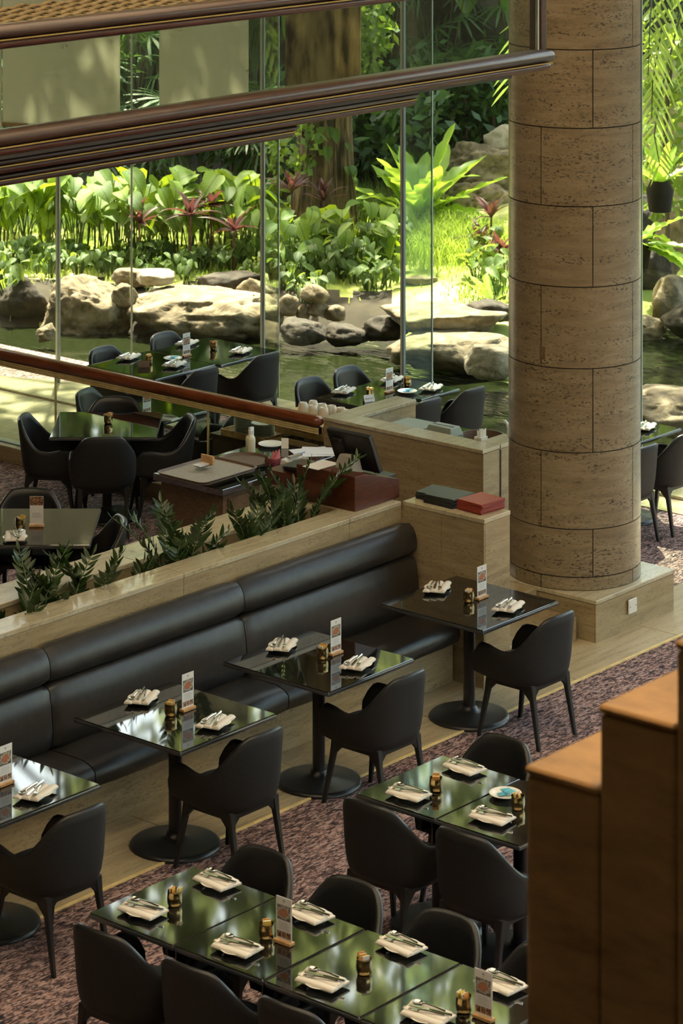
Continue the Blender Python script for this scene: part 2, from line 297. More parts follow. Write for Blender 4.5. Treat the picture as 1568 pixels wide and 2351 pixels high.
class MB:
    def __init__(s): s.V = []; s.F = []
    def add(s, V, F):
        n = len(s.V); s.V += [Vector(v) for v in V]; s.F += [tuple(i + n for i in f) for f in F]; return s
    def box(s, x0, x1, y0, y1, z0, z1):
        return s.add([(x, y, z) for z in (z0, z1) for y in (y0, y1) for x in (x0, x1)],
                     [(0, 2, 3, 1), (4, 5, 7, 6), (0, 1, 5, 4), (2, 6, 7, 3), (0, 4, 6, 2), (1, 3, 7, 5)])
    def prism(s, pts, z0, z1):
        n = len(pts)
        return s.add([(x, y, z0) for x, y in pts] + [(x, y, z1) for x, y in pts],
                     [tuple(range(n))[::-1], tuple(range(n, 2 * n))] + [(i, (i + 1) % n, n + (i + 1) % n, n + i) for i in range(n)])
    def lathe(s, prof, n=24, c=(0, 0, 0)):
        V = []; F = []
        for r, z in prof:
            V += [(c[0] + r * cos(2 * pi * k / n), c[1] + r * sin(2 * pi * k / n), c[2] + z) for k in range(n)]
        m = len(prof)
        for i in range(m - 1):
            F += [(i * n + k, i * n + (k + 1) % n, (i + 1) * n + (k + 1) % n, (i + 1) * n + k) for k in range(n)]
        if prof[0][0] > 1e-6: F.append(tuple(range(n))[::-1])
        if prof[-1][0] > 1e-6: F.append(tuple((m - 1) * n + k for k in range(n)))
        return s.add(V, F)
    def tube(s, pts, r, n=6, r1=None):
        pts = [Vector(p) for p in pts]; m = len(pts); V = []; F = []
        up0 = Vector((0, 0, 1))
        for i, p in enumerate(pts):
            d = (pts[min(i + 1, m - 1)] - pts[max(i - 1, 0)]).normalized()
            u = d.cross(up0) if abs(d.z) < .95 else d.cross(Vector((1, 0, 0)))
            u.normalize(); w = d.cross(u); rr = r if r1 is None else r + (r1 - r) * i / (m - 1)
            V += [p + u * rr * cos(2 * pi * k / n) + w * rr * sin(2 * pi * k / n) for k in range(n)]
        for i in range(m - 1):
            F += [(i * n + k, i * n + (k + 1) % n, (i + 1) * n + (k + 1) % n, (i + 1) * n + k) for k in range(n)]
        F += [tuple(range(n))[::-1], tuple((m - 1) * n + k for k in range(n))]
        return s.add(V, F)
    def mesh(s, name, mat, bevel=0, seg=1, smooth=False, weld=False):
        me = mk(name, s.V, s.F, mat, smooth)
        bm = bmesh.new(); bm.from_mesh(me)
        if weld: bmesh.ops.remove_doubles(bm, verts=bm.verts, dist=1e-5)
        bmesh.ops.recalc_face_normals(bm, faces=bm.faces)
        if bevel: bmesh.ops.bevel(bm, geom=[e for e in bm.edges if e.calc_face_angle(0) > .5], offset=bevel, segments=seg, affect='EDGES', profile=.6, clamp_overlap=True)
        bm.to_mesh(me); bm.free()
        if smooth: me.polygons.foreach_set('use_smooth', [True] * len(me.polygons)); me.set_sharp_from_angle(angle=radians(55))
        return me
    def ob(s, name, mat, parent=None, M=None, **k): return ob(name, s.mesh(name, mat, **k), parent, M)
def rbox(x0, x1, y0, y1, z0, z1, r):
    """rounded-rectangle plan outline"""
    out = []
    for cx, cy, a in ((x1 - r, y1 - r, 0), (x0 + r, y1 - r, 90), (x0 + r, y0 + r, 180), (x1 - r, y0 + r, 270)):
        for k in range(5): t = radians(a + k * 22.5); out.append((cx + r * cos(t), cy + r * sin(t)))
    return MB().prism(out, z0, z1)
def T(x=0, y=0, z=0, rz=0, s=1): return Matrix.Translation((x, y, z)) @ Matrix.Rotation(rz, 4, 'Z') @ Matrix.Scale(s, 4)
def copy_tree(o, loc, rz, label, group=None):
    c = o.copy(); COL.objects.link(c); c.location = loc; c.rotation_euler = (0, 0, rz); c['label'] = label
    if group: c['group'] = group
    for ch in o.children:
        d = ch.copy(); COL.objects.link(d); d.parent = c; d.matrix_local = ch.matrix_local.copy()
        for g in ch.children:
            e = g.copy(); COL.objects.link(e); e.parent = d; e.matrix_local = g.matrix_local.copy()
    return c
rnd = random.Random(7)
ZL = -0.18      # the window terrace lies one low step below the dining floor
ZW = -0.40      # pond water

# ------------------------------------------------------------------ the setting
fl = MB().box(-4, 16.9, -6, 26, -.35, 0).box(16.9, 17.5, -6, 12.45, -.35, 0).ob('floor', 'carpet')
tag(fl, 'mauve and rust hatched carpet of the main dining floor', kind='structure')
x = 8.2
while x < 17.9:
    MB().box(x + .003, x + 1.197, 11.07, 11.72, -.01, .008).ob('slab', 'trav_floor', fl); x += 1.2
MB().box(8.2, 18.1, 11.055, 11.07, -.01, .011).ob('edge_strip', 'brass_strip', fl)
ft = MB().box(16.9, 20.42, -6, 26, -.6, ZL).ob('floor', 'carpet')
tag(ft, 'carpet of the lower window terrace behind the column', kind='structure')
y = 8.0
while y < 18.2:
    MB().box(20.03, 20.42, y + .003, min(y + 1.4, 18.25) - .003, ZL - .01, ZL + .035).ob('threshold_slab', 'trav_top', ft)
    MB().box(19.68, 20.03, y + .003, min(y + 1.4, 18.25) - .003, ZL - .01, ZL + .008).ob('slab', 'trav_top', ft); y += 1.4
for i in range(5):
    for j in range(2):
        MB().box(17.0 + j * 1.0, 17.995 + j * 1.0, 18.75 + i * 1.2, 19.945 + i * 1.2, ZL - .01, ZL + .01).ob('slab', 'trav_top', ft)
MB().prism([(19.0, 18.26), (20.4, 18.26), (18.15, 24.0), (17.9, 24.0), (19.0, 20.9)], ZL - .01, ZL + .03).ob('threshold_slab', 'trav_top', ft)

def wall(name, b, mat, label): return tag(MB().box(*b).ob(name, mat), label, kind='structure')
wall('wall_back', (-4.3, -4, -6, 26, 0, 7.6), 'plaster', 'plaster wall behind the viewer')
tag(MB().box(-4.3, 6, -6.3, -6, -.6, 7.6).box(18.5, 21, -6.3, -6, -.6, 7.6).box(6, 18.5, -6.3, -6, -.6, .8).box(6, 18.5, -6.3, -6, 4.6, 7.6).ob('wall_right', 'plaster'), 'plaster wall with a wide window on the right side', kind='structure')
wall('wall_left', (-4.3, 18.2, 26, 26.3, -.6, 7.6), 'plaster', 'plaster wall on the far left side')
bh = MB()
GP = [(17.05, 26.0), (18.35, 23.3), (19.52, 20.32), (20.33, 18.33), (20.35, 16.61), (20.35, 14.25), (20.35, 11.6), (20.35, 8.6), (20.35, 5.0), (20.35, -6.0)]
GZ = 7.4
for (ax, ay), (bx, by) in zip(GP[:-1], GP[1:]):
    bh.prism([(ax - .1, ay), (bx - .1, by), (bx + .25, by), (ax + .25, ay)], GZ, 7.6)
tag(bh.ob('wall_front', 'plaster'), 'bulkhead above the garden glazing', kind='structure')
KX0, KX1, KY0, KY1 = 4.0, 15.4, 2.0, 13.4
ce = MB().box(-4.3, KX0, -6.3, 26.3, 7.6, 7.8).box(KX1, 21, -6.3, 26.3, 7.6, 7.8).box(KX0, KX1, -6.3, KY0, 7.6, 7.8).box(KX0, KX1, KY1, 26.3, 7.6, 7.8).ob('ceiling', 'ceiling')
tag(ce, 'ceiling around the latticed skylight', kind='structure')
for i in range(13): MB().box(KX0 + i * .95 - .03, KX0 + i * .95 + .03, KY0, KY1, 7.66, 7.75).ob('lattice_bar', 'ceiling', ce)
for i in range(13): MB().box(KX0, KX1, KY0 + i * .95 - .03, KY0 + i * .95 + .03, 7.66, 7.75).ob('lattice_bar', 'ceiling', ce)
m, nt, b, o = nodes('laylight'); nt.nodes.remove(b)
tl = nt.nodes.new('ShaderNodeBsdfTranslucent'); tl.inputs[0].default_value = (.26, .22, .155, 1); nt.links.new(tl.outputs[0], o.inputs[0])
ob('skylight_pane', mk('skylight_pane', [(KX0, KY0, 7.78), (KX1, KY0, 7.78), (KX1, KY1, 7.78), (KX0, KY1, 7.78)], [(0, 1, 2, 3)], 'laylight'), ce)

# glazing
wi = 1
for (a, b_) in zip(GP[:-1], GP[1:]):
    a = Vector((*a, 0)); b2 = Vector((*b_, 0)); d = (b2 - a).normalized(); n = Vector((-d.y, d.x, 0)); n = n if n.x > 0 else -n
    w = thing('window_%d' % wi, 'tall frameless glass pane facing the pond garden', kind='structure'); wi += 1
    cuts = [a, b2]
    if abs(a.y - 20.32) < .01: cuts = [a, a.lerp(b2, .36), b2]
    for k in range(len(cuts) - 1):
        p, q = cuts[k] + d * .012, cuts[k + 1] - d * .012
        V = [p, q, q + n * .012, p + n * .012]
        MB().prism([(v.x, v.y) for v in V], ZL + .02, GZ).ob('pane', 'glass', w)
        if k: MB().prism([(v.x, v.y) for v in (p - d * .016, p, p + n * .014, p - d * .016 + n * .014)], ZL + .02, GZ).ob('silicone_joint', 'mullion_light', w)
    # joint at the far end of this pane, with its glass fin
    V = [b2 - d * .009, b2 + d * .009, b2 + d * .009 + n * .03, b2 - d * .009 + n * .03]
    MB().prism([(v.x, v.y) for v in V], ZL + .02, GZ).ob('mullion', 'mullion', w)
    V = [b2 - d * .011 - n * .002, b2 - d * .030 - n * .002, b2 - d * .030 + n * .03, b2 - d * .011 + n * .03]
    MB().prism([(v.x, v.y) for v in V], ZL + .02, GZ).ob('mullion_edge', 'mullion_light', w)
    if b2.y < 19:
        V = [b2 - d * .006 + n * .03, b2 + d * .006 + n * .03, b2 + d * .006 + n * .43, b2 - d * .006 + n * .43]
        MB().prism([(v.x, v.y) for v in V], ZL - .3, GZ).ob('glass_fin', 'fin_glass', w)
        V = [b2 - d * .008 + n * .43, b2 + d * .008 + n * .43, b2 + d * .008 + n * .443, b2 - d * .008 + n * .443]
        MB().prism([(v.x, v.y) for v in V], ZL - .3, GZ).ob('fin_edge', 'mullion_light', w)

# ------------------------------------------------------------------ column
CX, CY, CR = 16.56, 11.93, .472
col = thing('travertine_column', 'massive round travertine column of stacked curved panels', 'column', (CX, CY, 0))
zs = [.30, .394, .729, 1.265, 1.853, 2.423, 2.987, 3.535, 4.084, 4.64, 5.2, 5.76, 6.32, 6.88, 7.6]
MB().lathe([(CR - .012, .30), (CR - .012, 7.6)], 48).ob('core', 'joint', col, smooth=True)
az0 = atan2(-FY, -FX)       # azimuth of the side that faces the viewer
def ringpanel(z0, z1, a0, a1, n=14):
    V = []; F = []; g = .004
    for k in range(n + 1):
        a = a0 + g / CR + (a1 - a0 - 2 * g / CR) * k / n
        for r in (CR - .02, CR):
            for z in (z0 + g, z1 - g): V.append((r * cos(a), r * sin(a), z))
    for k in range(n):
        i = 4 * k; j = i + 4
        F += [(i + 2, j + 2, j + 3, i + 3), (i + 3, j + 3, j + 1, i + 1), (i, j, j + 2, i + 2)]
    F += [(0, 2, 3, 1), (4 * n, 4 * n + 1, 4 * n + 3, 4 * n + 2)]
    return MB().add(V, F)
for i in range(len(zs) - 1):
    off = radians(11) if (zs[i] > .39 and i % 2 == 1) else radians(-34.5)
    for q in range(4):
        a0 = az0 + off + q * pi / 2
        me = ringpanel(zs[i], zs[i + 1], a0, a0 + pi / 2).mesh('panel', 'trav_col', smooth=True)
        ob('panel', me, col)
MB().box(-.02, .02, -.004, .004, -.045, .045).ob('metal_clip', 'walnut', col, Matrix.Translation((CR * cos(az0 - .58) , CR * sin(az0 - .58), 1.95)) @ Matrix.Rotation(az0 - .58 + pi / 2, 4, 'Z'))
pl = thing('column_plinth', 'square travertine plinth block under the round column', 'plinth', (16.09, 11.41, 0))
MB().box(.01, .95, .01, .98, 0, .262).ob('core', 'joint', pl)
MB().box(0, .96, 0, .012, 0, .268).ob('panel', 'trav_wall', pl); MB().box(0, .012, .014, .98, 0, .268).ob('panel', 'trav_wall', pl)
MB().box(-.004, .972, -.006, 1.0, .271, .300).ob('cap_slab', 'trav_top', pl, bevel=.004)
cl = thing('kerb_block', 'low travertine kerb between bench end wall and column plinth', 'kerb', (15.14, 11.55, 0))
MB().box(0, .92, .0, .6, 0, .17).ob('kerb_body', 'trav_wall', cl, bevel=.01, seg=2); MB().box(.0, .30, -.09, .0, 0, .2).ob('kerb_step', 'trav_wall', cl, bevel=.008)
MB().box(0, .93, .35, .95, .17, .30).ob('kerb_back', 'trav_wall', cl, bevel=.008)
so_ = thing('wall_socket', 'white blank socket plate on the face of the column plinth', 'socket', (16.51, 11.4, .17))
MB().box(-.05, .05, -.012, .0, -.05, .05).ob('plate', 'white_plastic', so_, bevel=.004)
for s in (-1, 1): MB().lathe([(.005, 0), (.005, .002)], 8).ob('screw', 'grey_plastic', so_, Matrix.Translation((s * .035, -.012, 0)) @ Matrix.Rotation(pi / 2, 4, 'X'))

# ------------------------------------------------------------------ planter wall, bench and its end wall
WZ = 1.126
pw = thing('planter_wall', 'long travertine planter wall behind the black bench', 'planter', (9, 12.12, 0))
x = 0.0
xs = [0, .55, 2.13, 3.71, 5.29, 5.83]
for a, b2 in zip(xs[:-1], xs[1:]):
    MB().box(a + .0015, b2 - .0015, 0, .02, 0, WZ - .031).ob('panel', 'trav_wall', pw)
    MB().box(a + .0015, b2 - .0015, -.004, .205, WZ - .03, WZ).ob('cap_slab', 'trav_top', pw, bevel=.003)
    MB().box(a + .0015, min(b2, 5.4) - .0015, .405, .70, WZ - .03, WZ).ob('ledge_slab', 'trav_top', pw, bevel=.003)
MB().box(0, 5.83, .02, .19, 0, WZ - .031).ob('wall_core', 'trav_wall', pw)
MB().box(0, 5.4, .41, .69, 0, WZ - .031).ob('back_wall', 'trav_wall', pw)
MB().box(5.40, 5.83, .19, .69, .0, WZ - .001).ob('end_block', 'trav_wall', pw)
MB().box(0, 5.4, .19, .41, .5, .84).ob('soil', 'soil', pw)
ew = thing('bench_end_wall', 'travertine end wall of the bench topped with menu folders', 'wall', (14.85, 11.43, 0))
MB().box(.012, .27, .012, .69, 0, WZ - .03).ob('core', 'joint', ew)
for a, b2 in ((.0005, .36), (.36, .69)): MB().box(0, .012, a + .0015, b2 - .0015, 0, WZ - .031).ob('panel', 'trav_wall', ew)
MB().box(.0125, .28, 0, .012, 0, WZ - .031).ob('panel', 'trav_wall', ew)
MB().box(.268, .28, .012, .69, 0, WZ - .031).ob('panel', 'trav_wall', ew)
MB().box(-.004, .284, -.004, .69, WZ - .03, WZ).ob('cap_slab', 'trav_top', ew, bevel=.003)

be = thing('banquette_bench', 'long black leather banquette with padded back along the planter wall', 'bench', (9, 11.6, 0))
xs = [0, .775, 2.45, 4.12, 5.835]
for a, b2 in zip(xs[:-1], xs[1:]):
    MB().box(a + .001, b2 - .001, .08, .5, 0, .27).ob('base_panel', 'trav_wall', be)
    # seat cushion: crowned with a rolled front
    V = []; F = []; n, mm = 10, 12
    prof = [(.50, .30), (.50, .415), (.38, .43), (.2, .435), (.10, .432), (.04, .415), (.005, .375), (.0, .325), (.015, .285), (.05, .272), (.30, .272)]
    for i in range(n + 1):
        u = i / n; e = min(u, 1 - u) * n; k = 0 if e < .5 else 1
        for (yy, zz) in prof:
            inset = .014 if k == 0 else 0
            V.append((a + .004 + (b2 - a - .008) * u, yy + (inset if yy < .25 else 0), zz - (inset if zz > .4 else 0) - (.006 * sin(u * pi) if zz > .4 else 0)))
    mm = len(prof)
    for i in range(n): F += [(i * mm + k, (i + 1) * mm + k, (i + 1) * mm + k + 1, i * mm + k + 1) for k in range(mm - 1)]
    F += [tuple(range(mm))[::-1], tuple(n * mm + k for k in range(mm))]
    MB().add(V, F).ob('seat_cushion', 'leather', be, smooth=True)
    def pad(nm, pr_):
        V = []; F = []; mm = len(pr_); us = [0, .012, .04, .2, .5, .8, .96, .988, 1]
        for u in us:
            e = 1 - min(1, min(u, 1 - u) / .03)
            for (yy, zz) in pr_:
                cy_ = .42; cz_ = sum(p[1] for p in pr_) / mm
                V.append((a + .003 + (b2 - a - .006) * u, yy + e * .25 * (cy_ - yy) , zz + e * .10 * (cz_ - zz)))
        for i in range(len(us) - 1): F += [(i * mm + k, (i + 1) * mm + k, (i + 1) * mm + (k + 1) % mm, i * mm + (k + 1) % mm) for k in range(mm)]
        F += [tuple(range(mm))[::-1], tuple((len(us) - 1) * mm + k for k in range(mm))]
        MB().add(V, F).ob(nm, 'leather', be, smooth=True)
    pad('back_cushion', [(.50, .40), (.395, .40), (.355, .43), (.345, .52), (.36, .66), (.385, .765), (.405, .79), (.50, .795)])
    pad('headrest_roll', [(.515, .80), (.405, .80), (.375, .825), (.37, .87), (.385, .93), (.415, .975), (.46, 1.0), (.50, .995), (.515, .97)])

# ------------------------------------------------------------------ glass balustrade of the terrace
ba = thing('terrace_balustrade', 'glass balustrade with red-brown wooden handrail and brass strips', 'balustrade', (16.85, 14.58, 0))
for i in range(6): MB().box(-.10, .10, i * 1.9 + .002, i * 1.9 + 1.898, -.15, .13).ob('kerb_stone', 'trav_wall', ba, bevel=.006)
yj = [0, 1.22, 3.0, 4.6, 6.2, 7.8, 9.4, 11.4]
for a, b2 in zip(yj[:-1], yj[1:]):
    MB().box(-.006, .006, a + .012, b2 - .012, .13, .80).ob('glass_panel', 'rail_glass', ba)
    MB().box(-.008, .008, b2 - .012, b2 + .0, .13, .80).ob('joint_bar', 'brass_strip', ba)
MB().box(-.02, .02, 0, 11.4, .115, .14).ob('base_channel', 'mullion', ba)
def stad(w, h, n=7):
    pts = []
    for k in range(n): t = -pi / 2 + pi * k / (n - 1); pts.append((w / 2 * cos(t) ** .7 if cos(t) > 1e-6 else 0, h / 2 * sin(t)))
    return pts + [(-x_, y_) for x_, y_ in reversed(pts[1:-1])]
def extr(prof, a, b_, axis, off):
    """extrude a closed profile (u,v=z) along an axis, ends rounded in"""
    V = []; n = len(prof); F = []
    st = [(a, .55), (a + .02, .85), (a + .05, 1), (b_ - .05, 1), (b_ - .02, .85), (b_, .55)]
    for t, s in st:
        for u, v in prof:
            V.append((t, off[0] + u * s, off[1] + v * s) if axis == 0 else (off[0] + u * s, t, off[1] + v * s))
    for i in range(len(st) - 1): F += [(i * n + k, (i + 1) * n + k, (i + 1) * n + (k + 1) % n, i * n + (k + 1) % n) for k in range(n)]
    F += [tuple(range(n))[::-1], tuple((len(st) - 1) * n + k for k in range(n))]
    return MB().add(V, F)
extr(stad(.11, .092, 9), 0.0, 11.3, 1, (0, .885)).ob('handrail', 'rail_wood', ba, smooth=True)
for i, z in enumerate((.832, .815, .798)): MB().box(-.032 + i * .002, .032 - i * .002, .01, 11.3, z - .0075, z + .0065).ob('brass_strip', 'brass_strip', ba)
MB().box(-.02, .02, .01, 11.3, .785, .84).ob('strip_core', 'joint', ba)

# ------------------------------------------------------------------ upper balustrade beam
bb = thing('upper_balustrade', 'upper level glass balustrade with stepped dark wooden rails', 'balustrade', (8, 11.0, 0))
def rail(nm, x1, yy, z1, hu, hl, w):
    r = extr(stad(w, hu, 9), 0, x1 - 8, 0, (yy, z1 - hu / 2)).ob(nm, 'dark_wood', bb, smooth=True)
    extr(stad(w * .86, hl * 1.15, 9), 0, x1 - 8 - .02, 0, (yy + .008, z1 - hu - hl / 2 + .004)).ob('under_rail', 'red_wood', r, smooth=True)
    MB().box(.02, x1 - 8 - .05, yy - w * .45, yy - w * .40, z1 - hu - .004, z1 - hu + .004).ob('gold_inlay', 'gold_line', r)
rail('bottom_rail', 14.98, 0, 4.253, .085, .052, .16)
rail('fascia_rail', 13.86, .22, 4.070, .048, .046, .14)
rail('fascia_rail', 12.95, .42, 3.945, .042, .040, .13)
rail('top_rail', 14.96, 0, 4.804, .075, .055, .16)
MB().box(0, 4.6, .50, .9, 3.90, 4.0).ob('beam', 'dark_wood', bb)
MB().box(0, 5.6, .29, .50, 4.0, 4.09).ob('beam', 'dark_wood', bb)
MB().box(0, 6.7, .09, .28, 4.075, 4.15).ob('beam', 'dark_wood', bb)
MB().box(0, 6.85, -.006, .006, 4.24, 4.69).ob('glass_panel', 'rail_glass', bb)
MB().box(6.85, 6.863, -.01, .01, 4.25, 4.71).ob('glass_edge', 'mullion_light', bb)
MB().box(6.90, 6.965, .0, .10, 4.16, 5.3).ob('end_post', 'dark_wood', bb, bevel=.012, seg=2)
rp = thing('rattan_screen', 'woven rattan panel lying behind the upper wooden rail', 'rattan panel', (9.6, 11.12, 4.76))
for i in range(16):
    V = []; F = []
    for k in range(29):
        z = .012 * (1 if (k + i) % 2 else -1); V += [(k * .11, i * .05, z), (k * .11, i * .05 + .04, z)]
    F = [(2 * k, 2 * k + 2, 2 * k + 3, 2 * k + 1) for k in range(28)]
    o = MB().add(V, F).ob('woven_strand', 'rattan', rp); sm = o.modifiers.new('s', 'SOLIDIFY'); sm.thickness = .008
for k in range(29): MB().box(k * .11 - .03, k * .11 + .03, 0, .82, -.006, .004).ob('cross_strand', 'rattan', rp)

# roller blinds hung inside the upper glazing
def blind(pa, pb, Da, Db, zb, mat, label):
    a, b2 = PD(pa, 0, Da), PD(pb, 0, Db); d = (b2 - a).normalized(); n = Vector((-d.y, d.x, 0)).normalized() * .006
    t = thing('roller_blind', label, 'blind', (a.x, a.y, zb))
    def q(off, z0, z1, mt, nm, th=1):
        V = [(p.x - a.x, p.y - a.y) for p in (a - n * th, b2 - n * th, b2 + n * th, a + n * th)]
        MB().prism(V, z0, z1).ob(nm, mt, t)
    q(0, 0.02, 4.55 - zb, mat, 'fabric'); q(0, -.02, .02, 'woodlight', 'bottom_bar', 2.0)
    MB().tube([(0, 0, 4.55 - zb), (b2.x - a.x, b2.y - a.y, 4.55 - zb)], .04, 10).ob('roller', 'grey_plastic', t)
m, nt, b, o = nodes('blind_cloth'); pr(b, col=(.58, .54, .45), rough=.9)
tr_ = nt.nodes.new('ShaderNodeBsdfTranslucent'); tr_.inputs[0].default_value = (.70, .66, .55, 1); mx_ = nt.nodes.new('ShaderNodeMixShader'); mx_.inputs[0].default_value = .6
nt.links.new(b.outputs[0], mx_.inputs[1]); nt.links.new(tr_.outputs[0], mx_.inputs[2]); nt.links.new(mx_.outputs[0], o.inputs[0])
m, nt, b, o = nodes('blind_cloth_brown'); N = nt.nodes; L = nt.links
tc = N.new('ShaderNodeTexCoord'); mp = N.new('ShaderNodeMapping'); mp.inputs['Scale'].default_value = (3, 3, 1); nz = N.new('ShaderNodeTexNoise'); nz.inputs['Scale'].default_value = 2.5; nz.inputs['Detail'].default_value = 6
L.new(tc.outputs['Object'], mp.inputs[0]); L.new(mp.outputs[0], nz.inputs[0]); r_ = ramp(nt, [(.35, (.10, .075, .035)), (.5, (.34, .27, .15)), (.65, (.50, .41, .25))]); L.new(nz.outputs['Fac'], r_.inputs[0]); L.new(r_.outputs[0], b.inputs['Base Color'])
tr_ = N.new('ShaderNodeBsdfTranslucent'); L.new(r_.outputs[0], tr_.inputs[0]); mx_ = N.new('ShaderNodeMixShader'); mx_.inputs[0].default_value = .5; L.new(b.outputs[0], mx_.inputs[1]); L.new(tr_.outputs[0], mx_.inputs[2]); L.new(mx_.outputs[0], o.inputs[0])
blind(-160, 3, 28.3, 27.9, 2.35, 'blind_cloth', 'beige roller blind cut by the left edge')
blind(6, 275, 27.9, 27.4, 2.42, 'blind_cloth', 'widest beige roller blind seen through upper balustrade glass')
blind(366, 570, 27.2, 26.9, 2.62, 'blind_cloth', 'second beige roller blind right of the widest one')
blind(656, 828, 26.6, 26.05, 2.92, 'blind_cloth_brown', 'brown stained roller blind nearest the column')

# ------------------------------------------------------------------ stair parapet in the foreground
sp = thing('stair_parapet', 'blurred stepped brown stone stair parapet in the near foreground', 'parapet')
e0 = PD(1207, 1757, 6.5); rise = .186; run = .205
for k in range(4):
    y1 = e0.y - k * run; y0 = y1 - run if k < 3 else y1 - 3
    x1 = e0.x + (.0 if k == 0 else 0)
    MB().box(e0.x, e0.x + .36, y0, y1 - .0005, 0, e0.z + k * rise - .02).ob('step_block', 'trav_parapet', sp, bevel=.012, seg=2)
    MB().box(e0.x - .003, e0.x + .363, y0 - .0, y1 + .003, e0.z + k * rise - .019, e0.z + k * rise).ob('tread_slab', 'trav_parapet', sp, bevel=.006)
def downlight(x, y, z, e, label, size=1.1):
    t = thing('ceiling_downlight', label, 'lamp', (x, y, z))
    MB().lathe([(.10, 0), (.11, -.02), (.09, -.02), (.075, .03), (.0, .03)], 20).ob('trim_ring', 'brass_strip', t, smooth=True)
    MB().lathe([(.0, .012), (.07, .012), (.07, .016), (.0, .016)], 16).ob('lens', 'lamp_glow', t)
    l = bpy.data.lights.new('downlight', 'SPOT'); l.energy = e; l.color = (1, .52, .15); l.spot_size = size; l.spot_blend = .8; l.shadow_soft_size = .06
    lo = bpy.data.objects.new('downlight_beam', l); COL.objects.link(lo); lo.parent = t; lo.location = (0, 0, -.03)
downlight(e0.x + .25, e0.y - .5, 7.58, 230, 'warm recessed downlight over the stair parapet')

